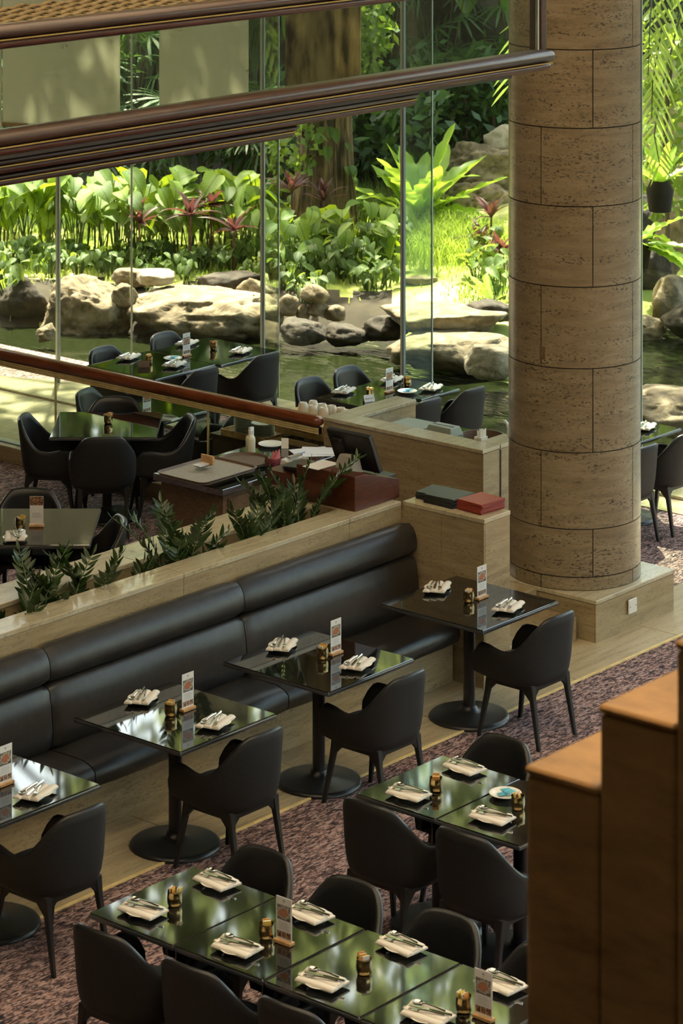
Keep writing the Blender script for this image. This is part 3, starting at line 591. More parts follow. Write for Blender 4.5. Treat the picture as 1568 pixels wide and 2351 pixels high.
# ------------------------------------------------------------------ chairs
def chair_meshes():
    M = {}
    nu, nv = 44, 9
    def plan(t, s):
        """t in -1..1 round the shell, s = radial scale; faces +Y, back at -Y"""
        a, b = .265, .235
        at = abs(t); sg = 1 if t >= 0 else -1
        if at < .58:
            ph = at / .58 * pi / 2
            x_ = a * (sin(ph) ** .72); y_ = -b * (cos(ph) ** .72) - .0
        else:
            u = (at - .58) / .42
            x_ = a - .035 * u * u; y_ = .27 * u
        return Vector((sg * x_ * s, y_ * s if y_ < 0 else y_, 0))
    def top(t):
        at = abs(t)
        def sm(u): u = max(0, min(1, u)); return u * u * (3 - 2 * u)
        z = .805 - .21 * sm((at - .14) / .46) - .02 * min(1, at / .25) ** 2
        if at > .60: z = z + .02 * sm((at - .6) / .2) 
        if at > .86: z -= .11 * ((at - .86) / .14) ** 2
        return z
    def pt(t, v, inn=0):
        zt = top(t); zb = .385 + .02 * max(0, (abs(t) - .6) / .4)
        z = zb + (zt - zb) * v
        q = max(0, min(1, (z - .37) / .16)); s = .83 + .17 * sqrt(1 - (1 - q) ** 2)
        p = plan(t, s); p.z = z
        k = max(0, (z - .47) / .33); p.y -= .045 * k * max(0, 1 - abs(t) / .75)
        if inn:
            c = Vector((0, max(p.y, -.02) if p.y > -.02 else -.02, 0)); d = Vector((c.x - p.x, c.y - p.y, 0))
            if d.length > 1e-6: p += d.normalized() * inn
        return p
    V = []; F = []; mi = []
    for i in range(nu + 1):
        t = -1 + 2 * i / nu
        for j in range(nv + 1): V.append(pt(t, j / nv))
        # rolled rim
        a, b = pt(t, 1), pt(t, 1, .036); V.append((a + b) / 2 + Vector((0, 0, .012)))
        for j in range(nv, -1, -1): V.append(pt(t, j / nv, .036))
    m = 2 * nv + 3
    for i in range(nu):
        for j in range(m - 1):
            F.append((i * m + j, (i + 1) * m + j, (i + 1) * m + j + 1, i * m + j + 1)); mi.append(0 if j < nv else 1)
    F += [tuple(range(m))[::-1], tuple(nu * m + k for k in range(m))]; mi += [0, 0]
    # underside
    nb = len(V); V.append(Vector((0, 0, .378)))
    for i in range(nu): F.append((i * m, nb, (i + 1) * m)); mi.append(0)
    F.append((nu * m, nb, 0)); mi.append(0)
    me = mk('shell', V, F, ['chair_out', 'chair_in'], True)
    for p, k in zip(me.polygons, mi): p.material_index = k
    M['shell'] = me
    # seat pad
    out = []
    for k in range(28):
        a = 2 * pi * k / 28; c, s_ = cos(a), sin(a)
        out.append((.225 * (abs(c) ** .7) * (1 if c > 0 else -1), .02 + .235 * (abs(s_) ** .7) * (1 if s_ > 0 else -1)))
    V = []; F = []
    for s_, z in ((.93, .40), (1, .425), (.97, .455), (.85, .468), (.5, .470)): V += [(x_ * s_, .02 + (y_ - .02) * s_, z) for x_, y_ in out]
    n = 28
    for i in range(4): F += [(i * n + k, i * n + (k + 1) % n, (i + 1) * n + (k + 1) % n, (i + 1) * n + k) for k in range(n)]
    F += [tuple(4 * n + k for k in range(n)), tuple(range(n))[::-1]]
    M['seat'] = mk('seat', V, F, 'chair_in', True)
    # legs, splayed and tapered
    for nm, (sx, sy) in dict(fl=(-1, 1), fr=(1, 1), bl=(-1, -1), br=(1, -1)).items():
        tx, ty = sx * .178, sy * .155; fx, fy = sx * (.215 if sy > 0 else .19), sy * .225
        V = []
        for (x_, y_, z, h) in ((tx, ty, .395, .024), (tx + (fx - tx) * .25, ty + (fy - ty) * .25, .30, .0175), (fx, fy, 0, .012)):
            V += [(x_ - h, y_ - h, z), (x_ + h, y_ - h, z), (x_ + h, y_ + h, z), (x_ - h, y_ + h, z)]
        F = [(3, 2, 1, 0), (8, 9, 10, 11)] + [(i * 4 + k, i * 4 + (k + 1) % 4, i * 4 + 4 + (k + 1) % 4, i * 4 + 4 + k) for i in range(2) for k in range(4)]
        M['leg_' + nm] = MB().add(V, F).mesh('leg', 'chair_leg', bevel=.005)
    fr = MB()
    for y_ in (-.165, .165): fr.box(-.185, .185, y_ - .014, y_ + .014, .352, .392)
    for x_ in (-.185, .185): fr.box(x_ - .014, x_ + .014, -.165, .165, .352, .392)
    for sx in (-1, 1):
        for sy in (-1, 1):
            X, Y = sx * .187, sy * .167
            fr.add([(X, Y - sy * .0 - .012, .36), (X - sx * .07, Y - .012, .36), (X, Y - .012, .29), (X, Y + .012, .36), (X - sx * .07, Y + .012, .36), (X, Y + .012, .29)], [(0, 1, 2), (5, 4, 3), (1, 4, 5, 2), (0, 3, 4, 1), (2, 5, 3, 0)])
            fr.add([(X - .012, Y, .36), (X - .012, Y - sy * .07, .36), (X - .012, Y, .29), (X + .012, Y, .36), (X + .012, Y - sy * .07, .36), (X + .012, Y, .29)], [(0, 1, 2), (5, 4, 3), (1, 4, 5, 2), (0, 3, 4, 1), (2, 5, 3, 0)])
    M['frame'] = fr.mesh('frame', 'chair_leg')
    return M
CM = chair_meshes()
def chair(x_, y_, rz, label, group, z=0):
    t = thing('dining_armchair', label, 'chair', (x_, y_, z), rz, group)
    ob('shell', CM['shell'], t); ob('seat', CM['seat'], t); ob('frame', CM['frame'], t)
    for k in ('fl', 'fr', 'bl', 'br'): ob('leg', CM['leg_' + k], t)
    return t
N_, S_, E_, W_ = 0, pi, -pi / 2, pi / 2       # facing +Y, -Y, +X, -X
G1, G2, G3, G4 = 'chairs facing the banquette', 'chairs round the foreground table rows', 'chairs round the window tables', 'chairs on the back carpet'
chair(14.38, 10.72, N_ + .0, 'black shell armchair drawn up to the bench table by the column', G1)
chair(12.91, 10.74, N_ + .0, 'black shell armchair at the second bench table from the column', G1)
chair(11.655, 10.75, N_, 'black shell armchair at the third bench table from the column', G1)
chair(10.23, 10.71, N_, 'black shell armchair at the bench table cut by the left edge', G1)
for y_, w in ((9.37, 'leftmost'), (8.80, 'second'), (8.21, 'third'), (7.64, 'rightmost')):
    chair(9.50, y_, E_ + .02, 'black armchair seen from behind at the %s table of the foreground row' % w, G2)
    chair(10.20, y_ + .02, W_, 'black armchair on the bench side of the %s table of the foreground row' % w, G2)
chair(11.49, 9.41, E_, 'black armchair seen from behind at the left table of the right-hand pair', G2)
chair(11.50, 8.80, E_, 'black armchair seen from behind at the table beside the stone parapet', G2)
chair(12.20, 9.43, W_, 'black armchair with rounded back just left of the stone parapet top', G2)
chair(18.42, 18.36, S_, 'black armchair at left end of the window tables by the boulders, facing us', G3, ZL)
chair(19.22, 18.36, S_, 'farthest black armchair, beside the glass and the large boulder', G3, ZL)
chair(18.42, 17.54, N_, 'black armchair half behind the handrail at the boulder-side window tables', G3, ZL)
chair(19.22, 17.52, N_, 'black armchair with its back to us at the right boulder-side window table', G3, ZL)
chair(18.72, 16.12, S_, 'black armchair facing us above the upturned cups by the handrail', G3, ZL)
chair(19.26, 16.14, S_, 'black armchair facing us at the window table nearest the glass joint', G3, ZL)
chair(18.82, 15.31, N_, 'black armchair showing only its side above the stone counter arm', G3, ZL)
chair(19.38, 15.27, N_, 'black armchair seen from behind over the stone counter, against the water', G3, ZL)
chair(18.74, 13.04, N_, 'black armchair immediately right of the column by the window', G3, ZL)
chair(19.30, 13.02, N_, 'black armchair cut by the right edge by the window', G3, ZL)
TA = Vector((16.12, 16.22, 0)); ra = YAW
def rel(c, dep, lat): return c.x + FX * dep + RX * lat, c.y + FY * dep + RY * lat
q = rel(TA, -.44, 0.0); chair(q[0], q[1], YAW - pi / 2 + .12, 'nearest black armchair at the lone square table, its back to us', G4)
q = rel(TA, -.03, -.43); chair(q[0], q[1], YAW - pi - .12, 'black armchair left of the lone square table, seen in profile', G4)
q = rel(TA, -.06, .44); chair(q[0], q[1], YAW + .22, 'black armchair right of the lone square table, seen in profile', G4)
q = rel(TA, .38, .02); chair(q[0], q[1], YAW + pi / 2, 'black armchair on the far side of the lone square table', G4)
chair(17.22, 17.30, S_ + .3, 'bluish lit armchair behind the balustrade glass left of the lone table', G4, ZL)
chair(17.42, 16.24, N_ + .25, 'armchair dimly seen through the balustrade glass right of the lone table', G4, ZL)
TL = Vector((13.72, 14.60, 0))
q = rel(TL, .47, -.05); chair(q[0], q[1], YAW + pi / 2, 'dark armchair behind the table at the left edge by the planter', G4)
q = rel(TL, -.10, .43); chair(q[0], q[1], YAW + .25, 'armchair glimpsed between the planter leaves', G4)

# ------------------------------------------------------------------ tables
TBL = {}
def table(key, x_, y_, sx, sy, rz, label, group, z=0, disc=.262):
    t = thing('pedestal_table', label, 'table', (x_, y_, z), rz, group)
    k = (round(sx, 3), round(sy, 3), disc)
    if k not in TBL:
        TBL[k] = (MB().box(-sx / 2, sx / 2, -sy / 2, sy / 2, .716, .740).mesh('table_top', 'granite', bevel=.003),
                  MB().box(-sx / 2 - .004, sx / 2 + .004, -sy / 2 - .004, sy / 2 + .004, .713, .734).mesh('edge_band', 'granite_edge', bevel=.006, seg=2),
                  MB().lathe([(.038, .02), (.038, .70)], 20).mesh('pole', 'iron_col', smooth=True),
                  MB().lathe([(.0, 0), (disc, 0), (disc, .012), (disc - .012, .026), (disc - .03, .030), (.09, .045), (.055, .06), (.045, .085), (.0, .085)], 48).mesh('base_disc', 'iron', smooth=True),
                  MB().box(-.2, .2, -.03, .03, .69, .715).box(-.03, .03, -.2, .2, .69, .715).mesh('top_bracket', 'iron'))
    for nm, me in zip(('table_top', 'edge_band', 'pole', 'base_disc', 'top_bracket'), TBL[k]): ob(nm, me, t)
    return t
GT = 'square black stone pedestal tables'
for x_, l in ((14.381, 'by the column'), (12.91, 'second from the column'), (11.665, 'third from the column'), (10.26, 'cut by the left edge')):
    table('T', x_, 11.19, .785, .83, 0, 'black stone pedestal table in front of the bench, ' + l, GT)
for y_, w in ((9.376, 'leftmost'), (8.819, 'second'), (8.253, 'third'), (7.69, 'rightmost')):
    table('B', 9.83, y_, .713, .548, 0, 'black stone table, %s of the adjoining foreground row' % w, GT)
table('C', 11.80, 9.385, .725, .53, 0, 'black stone table, left of the right-hand pair', GT); table('C', 11.80, 8.845, .725, .53, 0, 'black stone table beside the stepped stone parapet', GT)
table('F', 19.21, 17.93, .78, .90, 0, 'black stone window table at the glass by the large boulder', GT, ZL); table('F', 18.42, 17.97, .78, .86, 0, 'black stone window table bearing a brown reserved sign', GT, ZL)
table('F', 19.25, 15.66, .53, .74, 0, 'black stone window table at the glass beside the column', GT, ZL); table('F', 18.72, 15.69, .53, .68, 0, 'black stone window table bearing a white reserved sign', GT, ZL)
table('F', 19.30, 13.40, .62, .70, 0, 'black stone window table half hidden right of the column', GT, ZL)
table('A', TA.x, TA.y, .82, .84, YAW, 'lone square black stone table on the back carpet', GT)
table('A', 17.26, 16.74, .56, .62, 0, 'black stone table partly hidden behind the lone square table', GT, ZL)
table('L', TL.x, TL.y, .90, .96, YAW + .0, 'black stone table at the left edge behind the planter', GT)

# ------------------------------------------------------------------ table settings
def spoon_mesh():
    V = []; F = []; n = 10
    b = MB().lathe([(.0001, -.006), (.008, -.0052), (.015, -.002), (.0185, .0022), (.0178, .0026), (.014, .0), (.007, -.003), (.0001, -.004)], n)
    b.V = [Vector((v.x, v.y * 1.45 + .065, v.z + .006)) for v in b.V]
    b.tube([(0, .04, .006), (0, .02, .010), (0, -.03, .010), (0, -.085, .006)], .0032, 6, .0045)
    return b.mesh('teaspoon', 'steel', smooth=True)
def fork_mesh():
    b = MB().tube([(0, .03, .006), (0, .01, .010), (0, -.04, .010), (0, -.095, .006)], .0034, 6, .0048)
    b.box(-.011, .011, .03, .058, .004, .0065)
    for k in range(4): b.tube([(-.0092 + k * .0061, .056, .0055), (-.0092 + k * .0061, .075, .003), (-.0092 + k * .0061, .098, .007)], .0018, 5, .001)
    return b.mesh('fork', 'steel')
def knife_mesh():
    b = MB().add([(-.008, .0, .004), (.008, .0, .004), (.009, .07, .004), (.004, .10, .004), (-.008, .103, .004), (-.008, .0, .006), (.008, .0, .005), (.009, .07, .005), (.004, .10, .005), (-.008, .103, .006)],
                 [(4, 3, 2, 1, 0), (5, 6, 7, 8, 9)] + [(i, (i + 1) % 5, 5 + (i + 1) % 5, 5 + i) for i in range(5)])
    b.tube([(0, .005, .005), (0, -.04, .006), (0, -.105, .006)], .005, 6, .0062)
    return b.mesh('table_knife', 'steel')
PLATE = MB().lathe([(.0, .004), (.045, .004), (.048, .0), (.052, .004), (.07, .011), (.084, .018), (.086, .020), (.083, .0215), (.068, .015), (.052, .009), (.0, .008)], 32).mesh('side_plate', 'china', smooth=True)
def napkin_mesh():
    b = MB()
    for i, (x0, x1) in enumerate(((-.072, -.028), (-.026, .022), (.024, .070))):
        V = []; n = 9
        for y_ in (-.105, -.1, -.05, 0, .05, .1, .105):
            e = .6 if abs(y_) > .102 else 1
            for k in range(n):
                a = pi * k / (n - 1); w = (x1 - x0) / 2
                V.append(((x0 + x1) / 2 - w * cos(a), y_ + .012 * i, .018 + .016 * (sin(a) ** .6) * e - .007 * (1 - (y_ / .105) ** 2) * 0))
        F = [(r * n + k, (r + 1) * n + k, (r + 1) * n + k + 1, r * n + k + 1) for r in range(6) for k in range(n - 1)] + [tuple(range(n)), tuple(6 * n + k for k in range(n))[::-1]] + [tuple(r * n for r in range(7)), tuple(r * n + n - 1 for r in range(6, -1, -1))]
        b.add(V, F)
    b.box(-.07, .068, -.098, .108, .014, .022)
    return b.mesh('folded_napkin', 'linen', smooth=True)
NAPKIN = napkin_mesh(); SPOON = spoon_mesh(); FORK = fork_mesh(); KNIFE = knife_mesh()
ZT = .742
def setting(px, py, rz, where, z0=0, sc=1.0, D=None):
    p = P(px, py, z0 + ZT)
    for nm, me, cat, off, dr, lab in (('side_plate', PLATE, 'plate', (0, 0, 0), 0, 'small white plate under the napkin, %s'), ('folded_napkin', NAPKIN, 'napkin', (0, 0, 0), 0, 'folded white linen napkin with cutlery, %s'),
                                 ('fork', FORK, 'fork', (-.018, .012, .033), .25, 'silver fork on the napkin, %s'), ('table_knife', KNIFE, 'knife', (.010, .0, .033), .12, 'silver knife on the napkin, %s'), ('teaspoon', SPOON, 'spoon', (.034, .02, .034), .0, 'silver spoon on the napkin, %s')):
        o = ob(nm, me); R = Matrix.Rotation(rz, 3, 'Z'); q = R @ Vector(off) * sc
        o.location = (p.x + q.x, p.y + q.y, z0 + ZT + off[2] * sc); o.rotation_euler = (0, 0, rz + dr); o.scale = (sc,) * 3
        tag(o, lab % where, cat, 'place settings')
# cup of sugar sachets
CUPM = MB().lathe([(.0, 0), (.026, 0), (.032, .004), (.036, .02), (.0365, .045), (.034, .062), (.036, .070), (.034, .070), (.032, .062), (.0335, .04), (.03, .01), (.0, .008)], 24).mesh('sugar_cup', 'brass', smooth=True)
PKM = {m_: MB().box(-.018, .018, -.002, .002, .012, .082).mesh('sachet', m_) for m_ in ('packet_white', 'packet_orange', 'packet_yellow')}
def cup(px, py, where, z0=0, D=None):
    p = P(px, py, z0 + ZT); t = thing('sugar_cup', 'brass cup of sugar sachets ' + where, 'sugar cup', (p.x, p.y, z0 + ZT), rnd.uniform(0, 6), 'brass sugar cups')
    ob('cup', CUPM, t)
    for k in range(6):
        m_ = ('packet_orange', 'packet_white', 'packet_yellow')[k % 3]
        ob('sachet', PKM[m_], t, T(0, -.02 + k * .008, rnd.uniform(-.004, .006)) @ Matrix.Rotation(rnd.uniform(-.2, .2), 4, 'X'))
# menu card in a wooden foot (print faces -Y of the local frame)
CARDM = MB().box(-.0015, .0015, -.048, .048, .012, .212).mesh('card', 'card_white')
def flat(nm, mat, rects):
    b = MB()
    for (y0, y1, z0, z1) in rects:
        for sx in (-1, 1): b.box(sx * .0019 - .0003, sx * .0019 + .0003, y0, y1, z0, z1)
    return b.mesh(nm, mat)
C_PHOTO = flat('dish_photo', 'dish_print', [(-.040, .040, .107, .176)])
C_SMALL = flat('small_photos', 'small_print', [(-.042 + k * .029, -.042 + k * .029 + .026, .026, .054) for k in range(3)])
C_TEXT = flat('printed_lines', 'ink_soft', [(-.034 + .006 * (k % 3), .034 - .005 * (k % 2), .064 + k * .0062, .0658 + k * .0062) for k in range(6)])
C_LOGO = flat('printed_crest', 'ink', [(-.006, -.001, .194, .199), (.001, .006, .194, .199), (-.0015, .0015, .186, .190)])
C_FOOT = MB().box(-.019, .019, -.052, .052, 0, .016).mesh('wooden_foot', 'woodlight', bevel=.002)
C_DARK = flat('dark_header', 'small_print', [(-.047, .047, .150, .211)])
def card(px, py, rz, where, z0=0, dark=False):
    p = P(px, py, z0 + ZT); t = thing('menu_card', 'upright printed menu card in wooden foot ' + where, 'menu card', (p.x, p.y, z0 + ZT), rz, 'table menu cards')
    c = ob('card', CARDM, t); ob('wooden_foot', C_FOOT, t); ob('printed_lines', C_TEXT, c)
    if dark: ob('dark_header', C_DARK, c)
    else: ob('dish_photo', C_PHOTO, c); ob('small_photos', C_SMALL, c); ob('printed_crest', C_LOGO, c)
SACH = [MB().box(-.028, .028, -.018, .018, 0, .006).mesh('wipe_packet', m_, bevel=.002) for m_ in ('blue_pack',)]
def blueplate(px, py, where, z0=0):
    p = P(px, py, z0 + ZT)
    o = ob('side_plate', PLATE); o.location = (p.x, p.y, z0 + ZT); tag(o, 'small white plate holding blue wrapped sachets ' + where, 'plate')
    for k, (dx, dy, a) in enumerate(((-.02, .0, .3), (.02, .01, .1), (.0, -.03, .5))):
        s_ = ob('wipe_packet', SACH[0]); s_.location = (p.x + dx, p.y + dy, z0 + ZT + .016 + k * .0065); s_.rotation_euler = (0, 0, a - .6)
        tag(s_, ('lowest', 'middle', 'topmost')[k] + ' blue wrapped sachet on the small plate ' + where, 'sachet', 'blue sachets ' + where)
rT = -.25      # napkin turn
W_ = {'T1': 'bench table by the column', 'T2': 'second bench table', 'T3': 'third bench table', 'T0': 'bench table at left edge', 'B1': 'leftmost foreground table', 'B2': 'second foreground table', 'B3': 'third foreground table', 'B4': 'rightmost foreground table', 'C1': 'left table of right pair', 'C2': 'table beside the parapet',
      'F1': 'right boulder-side window table', 'F2': 'window table with brown reserved sign', 'F3': 'window table at glass by column', 'F4': 'window table with white reserved sign', 'F5': 'window table right of column', 'L': 'left-edge table behind planter', 'A': 'lone square table', 'A2': 'table behind the lone table'}
for px, py, t, s_ in ((1004, 1354, 'T1', 'bench side'), (648, 1487, 'T2', 'bench side'), (327, 1608, 'T3', 'bench side')): setting(px, py, pi / 2 + .45, '%s of the %s' % (s_, W_[t]))
for px, py, t in ((1168, 1398, 'T1'), (822, 1530, 'T2'), (496, 1664, 'T3'), (84, 1826, 'T0')): setting(px, py, pi / 2 + .28, 'aisle side of the ' + W_[t])
for px, py, t in ((500, 2032, 'B1'), (713, 2108, 'B2'), (924, 2180, 'B3'), (1152, 2268, 'B4')): setting(px, py, -.1, 'bench side of the ' + W_[t])
for px, py, t in ((330, 2098, 'B1'), (547, 2184, 'B2'), (742, 2262, 'B3'), (985, 2340, 'B4')): setting(px, py, .05, 'near side of the ' + W_[t])
for px, py, t, s_, a in ((1068, 1770, 'C1', 'far', -.1), (940, 1830, 'C1', 'near', .05), (1132, 1884, 'C2', 'near', .05)): setting(px, py, a, '%s side of the %s' % (s_, W_[t]))
for px, py, t, s_ in ((296, 823, 'F2', 'far'), (401, 840, 'F2', 'near'), (430, 791, 'F1', 'far'), (553, 809, 'F1', 'near'), (790, 901, 'F4', 'far'), (900, 875, 'F3', 'far'), (990, 894, 'F3', 'near'), (1480, 984, 'F5', 'near')):
    setting(px, py, pi / 2 + .3, '%s side of the %s' % (s_, W_[t]), ZL)
setting(35, 1238, YAW - pi / 2 + .1, 'near side of the ' + W_['L']); setting(380, 966, .2, 'visible corner of the ' + W_['A2'], ZL)
for px, py, t, z in ((1076, 1381, 'T1', 0), (740, 1512, 'T2', 0), (392, 1642, 'T3', 0), (401, 2078, 'B1', 0), (612, 2153, 'B2', 0), (836, 2235, 'B3', 0), (1065, 2322, 'B4', 0), (1001, 1815, 'C1', 0), (1189, 1857, 'C2', 0), (490, 803, 'F1', ZL), (342, 834, 'F2', ZL), (935, 887, 'F3', ZL), (849, 912, 'F4', ZL), (248, 972, 'A', 0), (47, 1212, 'L', 0)):
    cup(px, py, 'on the ' + W_[t], z)
for px, py, t, rz, z in ((1106, 1374, 'T1', pi / 2, 0), (771, 1502, 'T2', pi / 2, 0), (431, 1630, 'T3', pi / 2, 0), (12, 1802, 'T0', pi / 2, 0), (652, 2166, 'B2', 0, 0), (1110, 2340, 'B4', 0, 0), (428, 818, 'F1', pi / 2, ZL), (894, 901, 'F3', pi / 2, ZL), (337, 952, 'A2', pi / 2, ZL)):
    card(px, py, rz, 'on the ' + W_[t], z)
card(84, 1209, YAW, 'on the ' + W_['L'], 0, True)
blueplate(1160, 1828, 'beside the stone parapet'); blueplate(397, 826, 'by the boulder-side menu card', ZL); blueplate(935, 902, 'by the column-side window cup', ZL)
# reserved signs
def reserved(px, py, rz, mat, ink, label):
    p = P(px, py, ZL + ZT); t = thing('reserved_sign', label, 'sign', (p.x, p.y, ZL + ZT), rz)
    b = MB().add([(-.05, -.025, 0), (.05, -.025, 0), (.05, 0, .055), (-.05, 0, .055), (-.05, .025, 0), (.05, .025, 0), (-.05, -.022, 0), (.05, -.022, 0), (.05, .0, .051), (-.05, 0, .051), (-.05, .022, 0), (.05, .022, 0)],
                 [(0, 1, 2, 3), (3, 2, 5, 4), (7, 6, 9, 8), (8, 9, 10, 11), (0, 6, 7, 1), (4, 5, 11, 10), (0, 3, 9, 6), (3, 4, 10, 9), (1, 7, 8, 2), (2, 8, 11, 5)])
    b.ob('tent_card', mat, t)
    cu = bpy.data.curves.new('reserved_lettering', 'FONT'); cu.body = 'Reserved'; cu.size = .021; cu.align_x = 'CENTER'; cu.extrude = .0004
    o = bpy.data.objects.new('tmp', cu); COL.objects.link(o); dg = bpy.context.evaluated_depsgraph_get(); me = bpy.data.meshes.new_from_object(o.evaluated_get(dg)); bpy.data.objects.remove(o)
    me.materials.clear(); me.materials.append(MATS[ink])
    ob('lettering', me, t, Matrix.Translation((0, -.0165, .020)) @ Matrix.Rotation(atan2(.055, .025), 4, 'X'))
reserved(330, 842, YAW - pi / 2, 'walnut', 'ink', 'small brown tent sign reading Reserved'); reserved(846, 921, YAW - pi / 2 + .5, 'card_white', 'ink', 'small white tent sign reading Reserved')

# ------------------------------------------------------------------ stone service counter, desk and what stands there
sc_ = thing('service_counter', 'U-shaped travertine counter joining the handrail and the column', 'counter', (16.88, 13.0, ZL))
H = .92 - ZL
MB().box(0, .20, 0, 1.58, 0, H - .03).ob('front_body', 'trav_wall', sc_); MB().box(.20, .90, 1.38, 1.58, 0, H - .03).ob('arm_body', 'trav_wall', sc_); MB().box(.20, .50, 0, .18, 0, H - .03).ob('arm_body', 'trav_wall', sc_)
for a, b2 in ((0, .79), (.79, 1.58)): MB().box(-.006, .21, a + .0015, b2 - .0015, H - .028, H).ob('cap_slab', 'trav_top', sc_, bevel=.003)
MB().box(.212, .905, 1.375, 1.585, H - .028, H).ob('cap_slab', 'trav_top', sc_, bevel=.003); MB().box(.212, .5, -.003, .19, H - .028, H).ob('cap_slab', 'trav_top', sc_, bevel=.003)
MB().box(.2, .85, .18, 1.38, H - .16, H - .13).ob('inner_shelf', 'granite', sc_)
MB().box(.205, .215, -.006, .0, 0, H - .035).ob('corner_joint', 'joint', sc_)

de = thing('service_desk', 'dark stone topped wooden service desk behind the planter', 'desk', (15.27, 14.17, 0))
MB().box(0, 1.46, 0, .71, .70, .75).ob('desk_top', 'granite', de, bevel=.004)
MB().box(.05, 1.42, .04, .67, 0, .70).ob('desk_body', 'walnut', de)
for k in range(3): 
    d_ = MB().box(.10 + k * .44, .50 + k * .44, .028, .04, .08, .66).ob('cabinet_door', 'walnut', de); MB().box(.44 + k * .44, .455 + k * .44, .016, .028, .5, .6).ob('handle', 'steel', d_)
ZD = .751
def on(px, py, z=ZD): return P(px, py, z)
def tray(px, py, z, sx, sy, rz, mat, label, rim='tray_brown'):
    p = on(px, py, z); t = thing('serving_tray', label, 'tray', (p.x, p.y, z), rz, 'serving trays on the desk')
    rbox(-sx / 2, sx / 2, -sy / 2, sy / 2, 0, .008, .06).ob('tray_base', mat, t)
    V = []; F = []; o_ = rbox(-sx / 2, sx / 2, -sy / 2, sy / 2, 0, 1, .06).V[:20]; n = 20
    for s_, z_ in ((1, 0.004), (1.02, .018), (1.045, .020), (1.035, .024), (1.005, .020), (.985, .008)): V += [(v.x * s_, v.y * s_, z_) for v in o_]
    for i in range(5): F += [(i * n + k, i * n + (k + 1) % n, (i + 1) * n + (k + 1) % n, (i + 1) * n + k) for k in range(n)]
    MB().add(V, F).ob('tray_rim', rim, t, smooth=True); return t
for k in range(3): tray(476, 1084, ZD + .022 * k, .60, .48, 0, 'tray_grey' if k == 2 else 'tray_yellow', ('lowest tray of the stack on the service desk', 'middle yellowish tray of the stack on the desk', 'top grey serving tray of the stack on the desk')[k], 'tray_brown' if k == 2 else 'tray_yellow')
p = on(560, 1062); t = thing('round_tray', 'round brown serving tray beside the rectangular trays', 'tray', (p.x, p.y, ZD))
MB().lathe([(.0, .0), (.19, .0), (.2, .006), (.205, .022), (.2, .022), (.192, .01), (.0, .008)], 40).ob('tray_disc', 'tray_grey', t, smooth=True); MB().lathe([(.198, .006), (.208, .022), (.208, .026), (.199, .024), (.192, .01)], 40).ob('tray_rim', 'tray_brown', t, smooth=True)
ZS = ZD + .066 + .012
p = on(476, 1066, ZS); t = thing('bill_holder', 'small wooden block holding bills on the top tray', 'bill holder', (p.x, p.y, ZS))
MB().box(-.008, .008, -.06, .06, 0, .07).ob('wooden_block', 'woodlight', t, bevel=.002); MB().box(.012, .022, -.055, .055, 0, .06).ob('wooden_clip', 'woodlight', t, bevel=.002)
for k in range(3): MB().box(-.12, -.01, -.05 + k * .01, .02 + k * .01, .004 + k * .004, .006 + k * .004).ob('bill', 'paper' if k else 'tray_brown', t)
p = on(575, 1038); t = thing('spray_bottle', 'translucent spray bottle standing on the service desk', 'bottle', (p.x, p.y, ZD))
MB().lathe([(.0, 0), (.036, 0), (.038, .01), (.038, .10), (.033, .118), (.017, .13), (.015, .145), (.0, .145)], 20).ob('bottle_body', 'bottle', t, smooth=True)
MB().lathe([(.017, .14), (.018, .165), (.012, .175), (.0, .175)], 14).box(-.012, .03, -.010, .010, .168, .19).box(.024, .034, -.006, .006, .12, .172).ob('spray_head', 'nozzle', t); MB().box(.036, .040, -.014, .014, .03, .07).ob('label_strip', 'packet_yellow', t)
p = on(622, 1024); o = ob('side_plate', MB().lathe([(.0, .004), (.06, .004), (.066, .0), (.075, .006), (.098, .018), (.1, .02), (.097, .022), (.07, .011), (.0, .008)], 32).mesh('side_plate', 'china', smooth=True)); o.location = (p.x, p.y, ZD); tag(o, 'empty white plate lying on the service desk', 'plate')
p = on(654, 1030); t = thing('tent_sign', 'small propped cream card on the service desk', 'sign', (p.x, p.y, ZD), YAW)
MB().add([(0, -.028, .0), (0, .028, .0), (.02, .028, .075), (.02, -.028, .075), (.003, -.028, 0), (.003, .028, 0), (.023, .028, .075), (.023, -.028, .075)], [(0, 1, 2, 3), (7, 6, 5, 4), (0, 4, 5, 1), (2, 6, 7, 3), (1, 5, 6, 2), (0, 3, 7, 4)]).ob('card', 'packet_white', t); MB().box(.006, .06, -.03, .03, 0, .004).ob('sign_foot', 'walnut', t)
p = on(630, 1068); t = thing('napkin_basket', 'dark red mesh basket with pink folded napkins', 'basket', (p.x, p.y, ZD))
bsk = MB()
for k in range(5): bsk.box(-.05, .05, -.05, -.047, .006 + k * .011, .011 + k * .011).box(-.05, .05, .047, .05, .006 + k * .011, .011 + k * .011).box(-.05, -.047, -.05, .05, .006 + k * .011, .011 + k * .011).box(.047, .05, -.05, .05, .006 + k * .011, .011 + k * .011)
for k in range(7): 
    for s_ in (-1, 1): bsk.box(-.05 + k * .0158, -.046 + k * .0158, s_ * .0485 - .002, s_ * .0485 + .002, 0, .06).box(s_ * .0485 - .002, s_ * .0485 + .002, -.05 + k * .0158, -.046 + k * .0158, 0, .06)
bsk.box(-.05, .05, -.05, .05, 0, .004); bsk.ob('basket_mesh', 'basket_red', t)
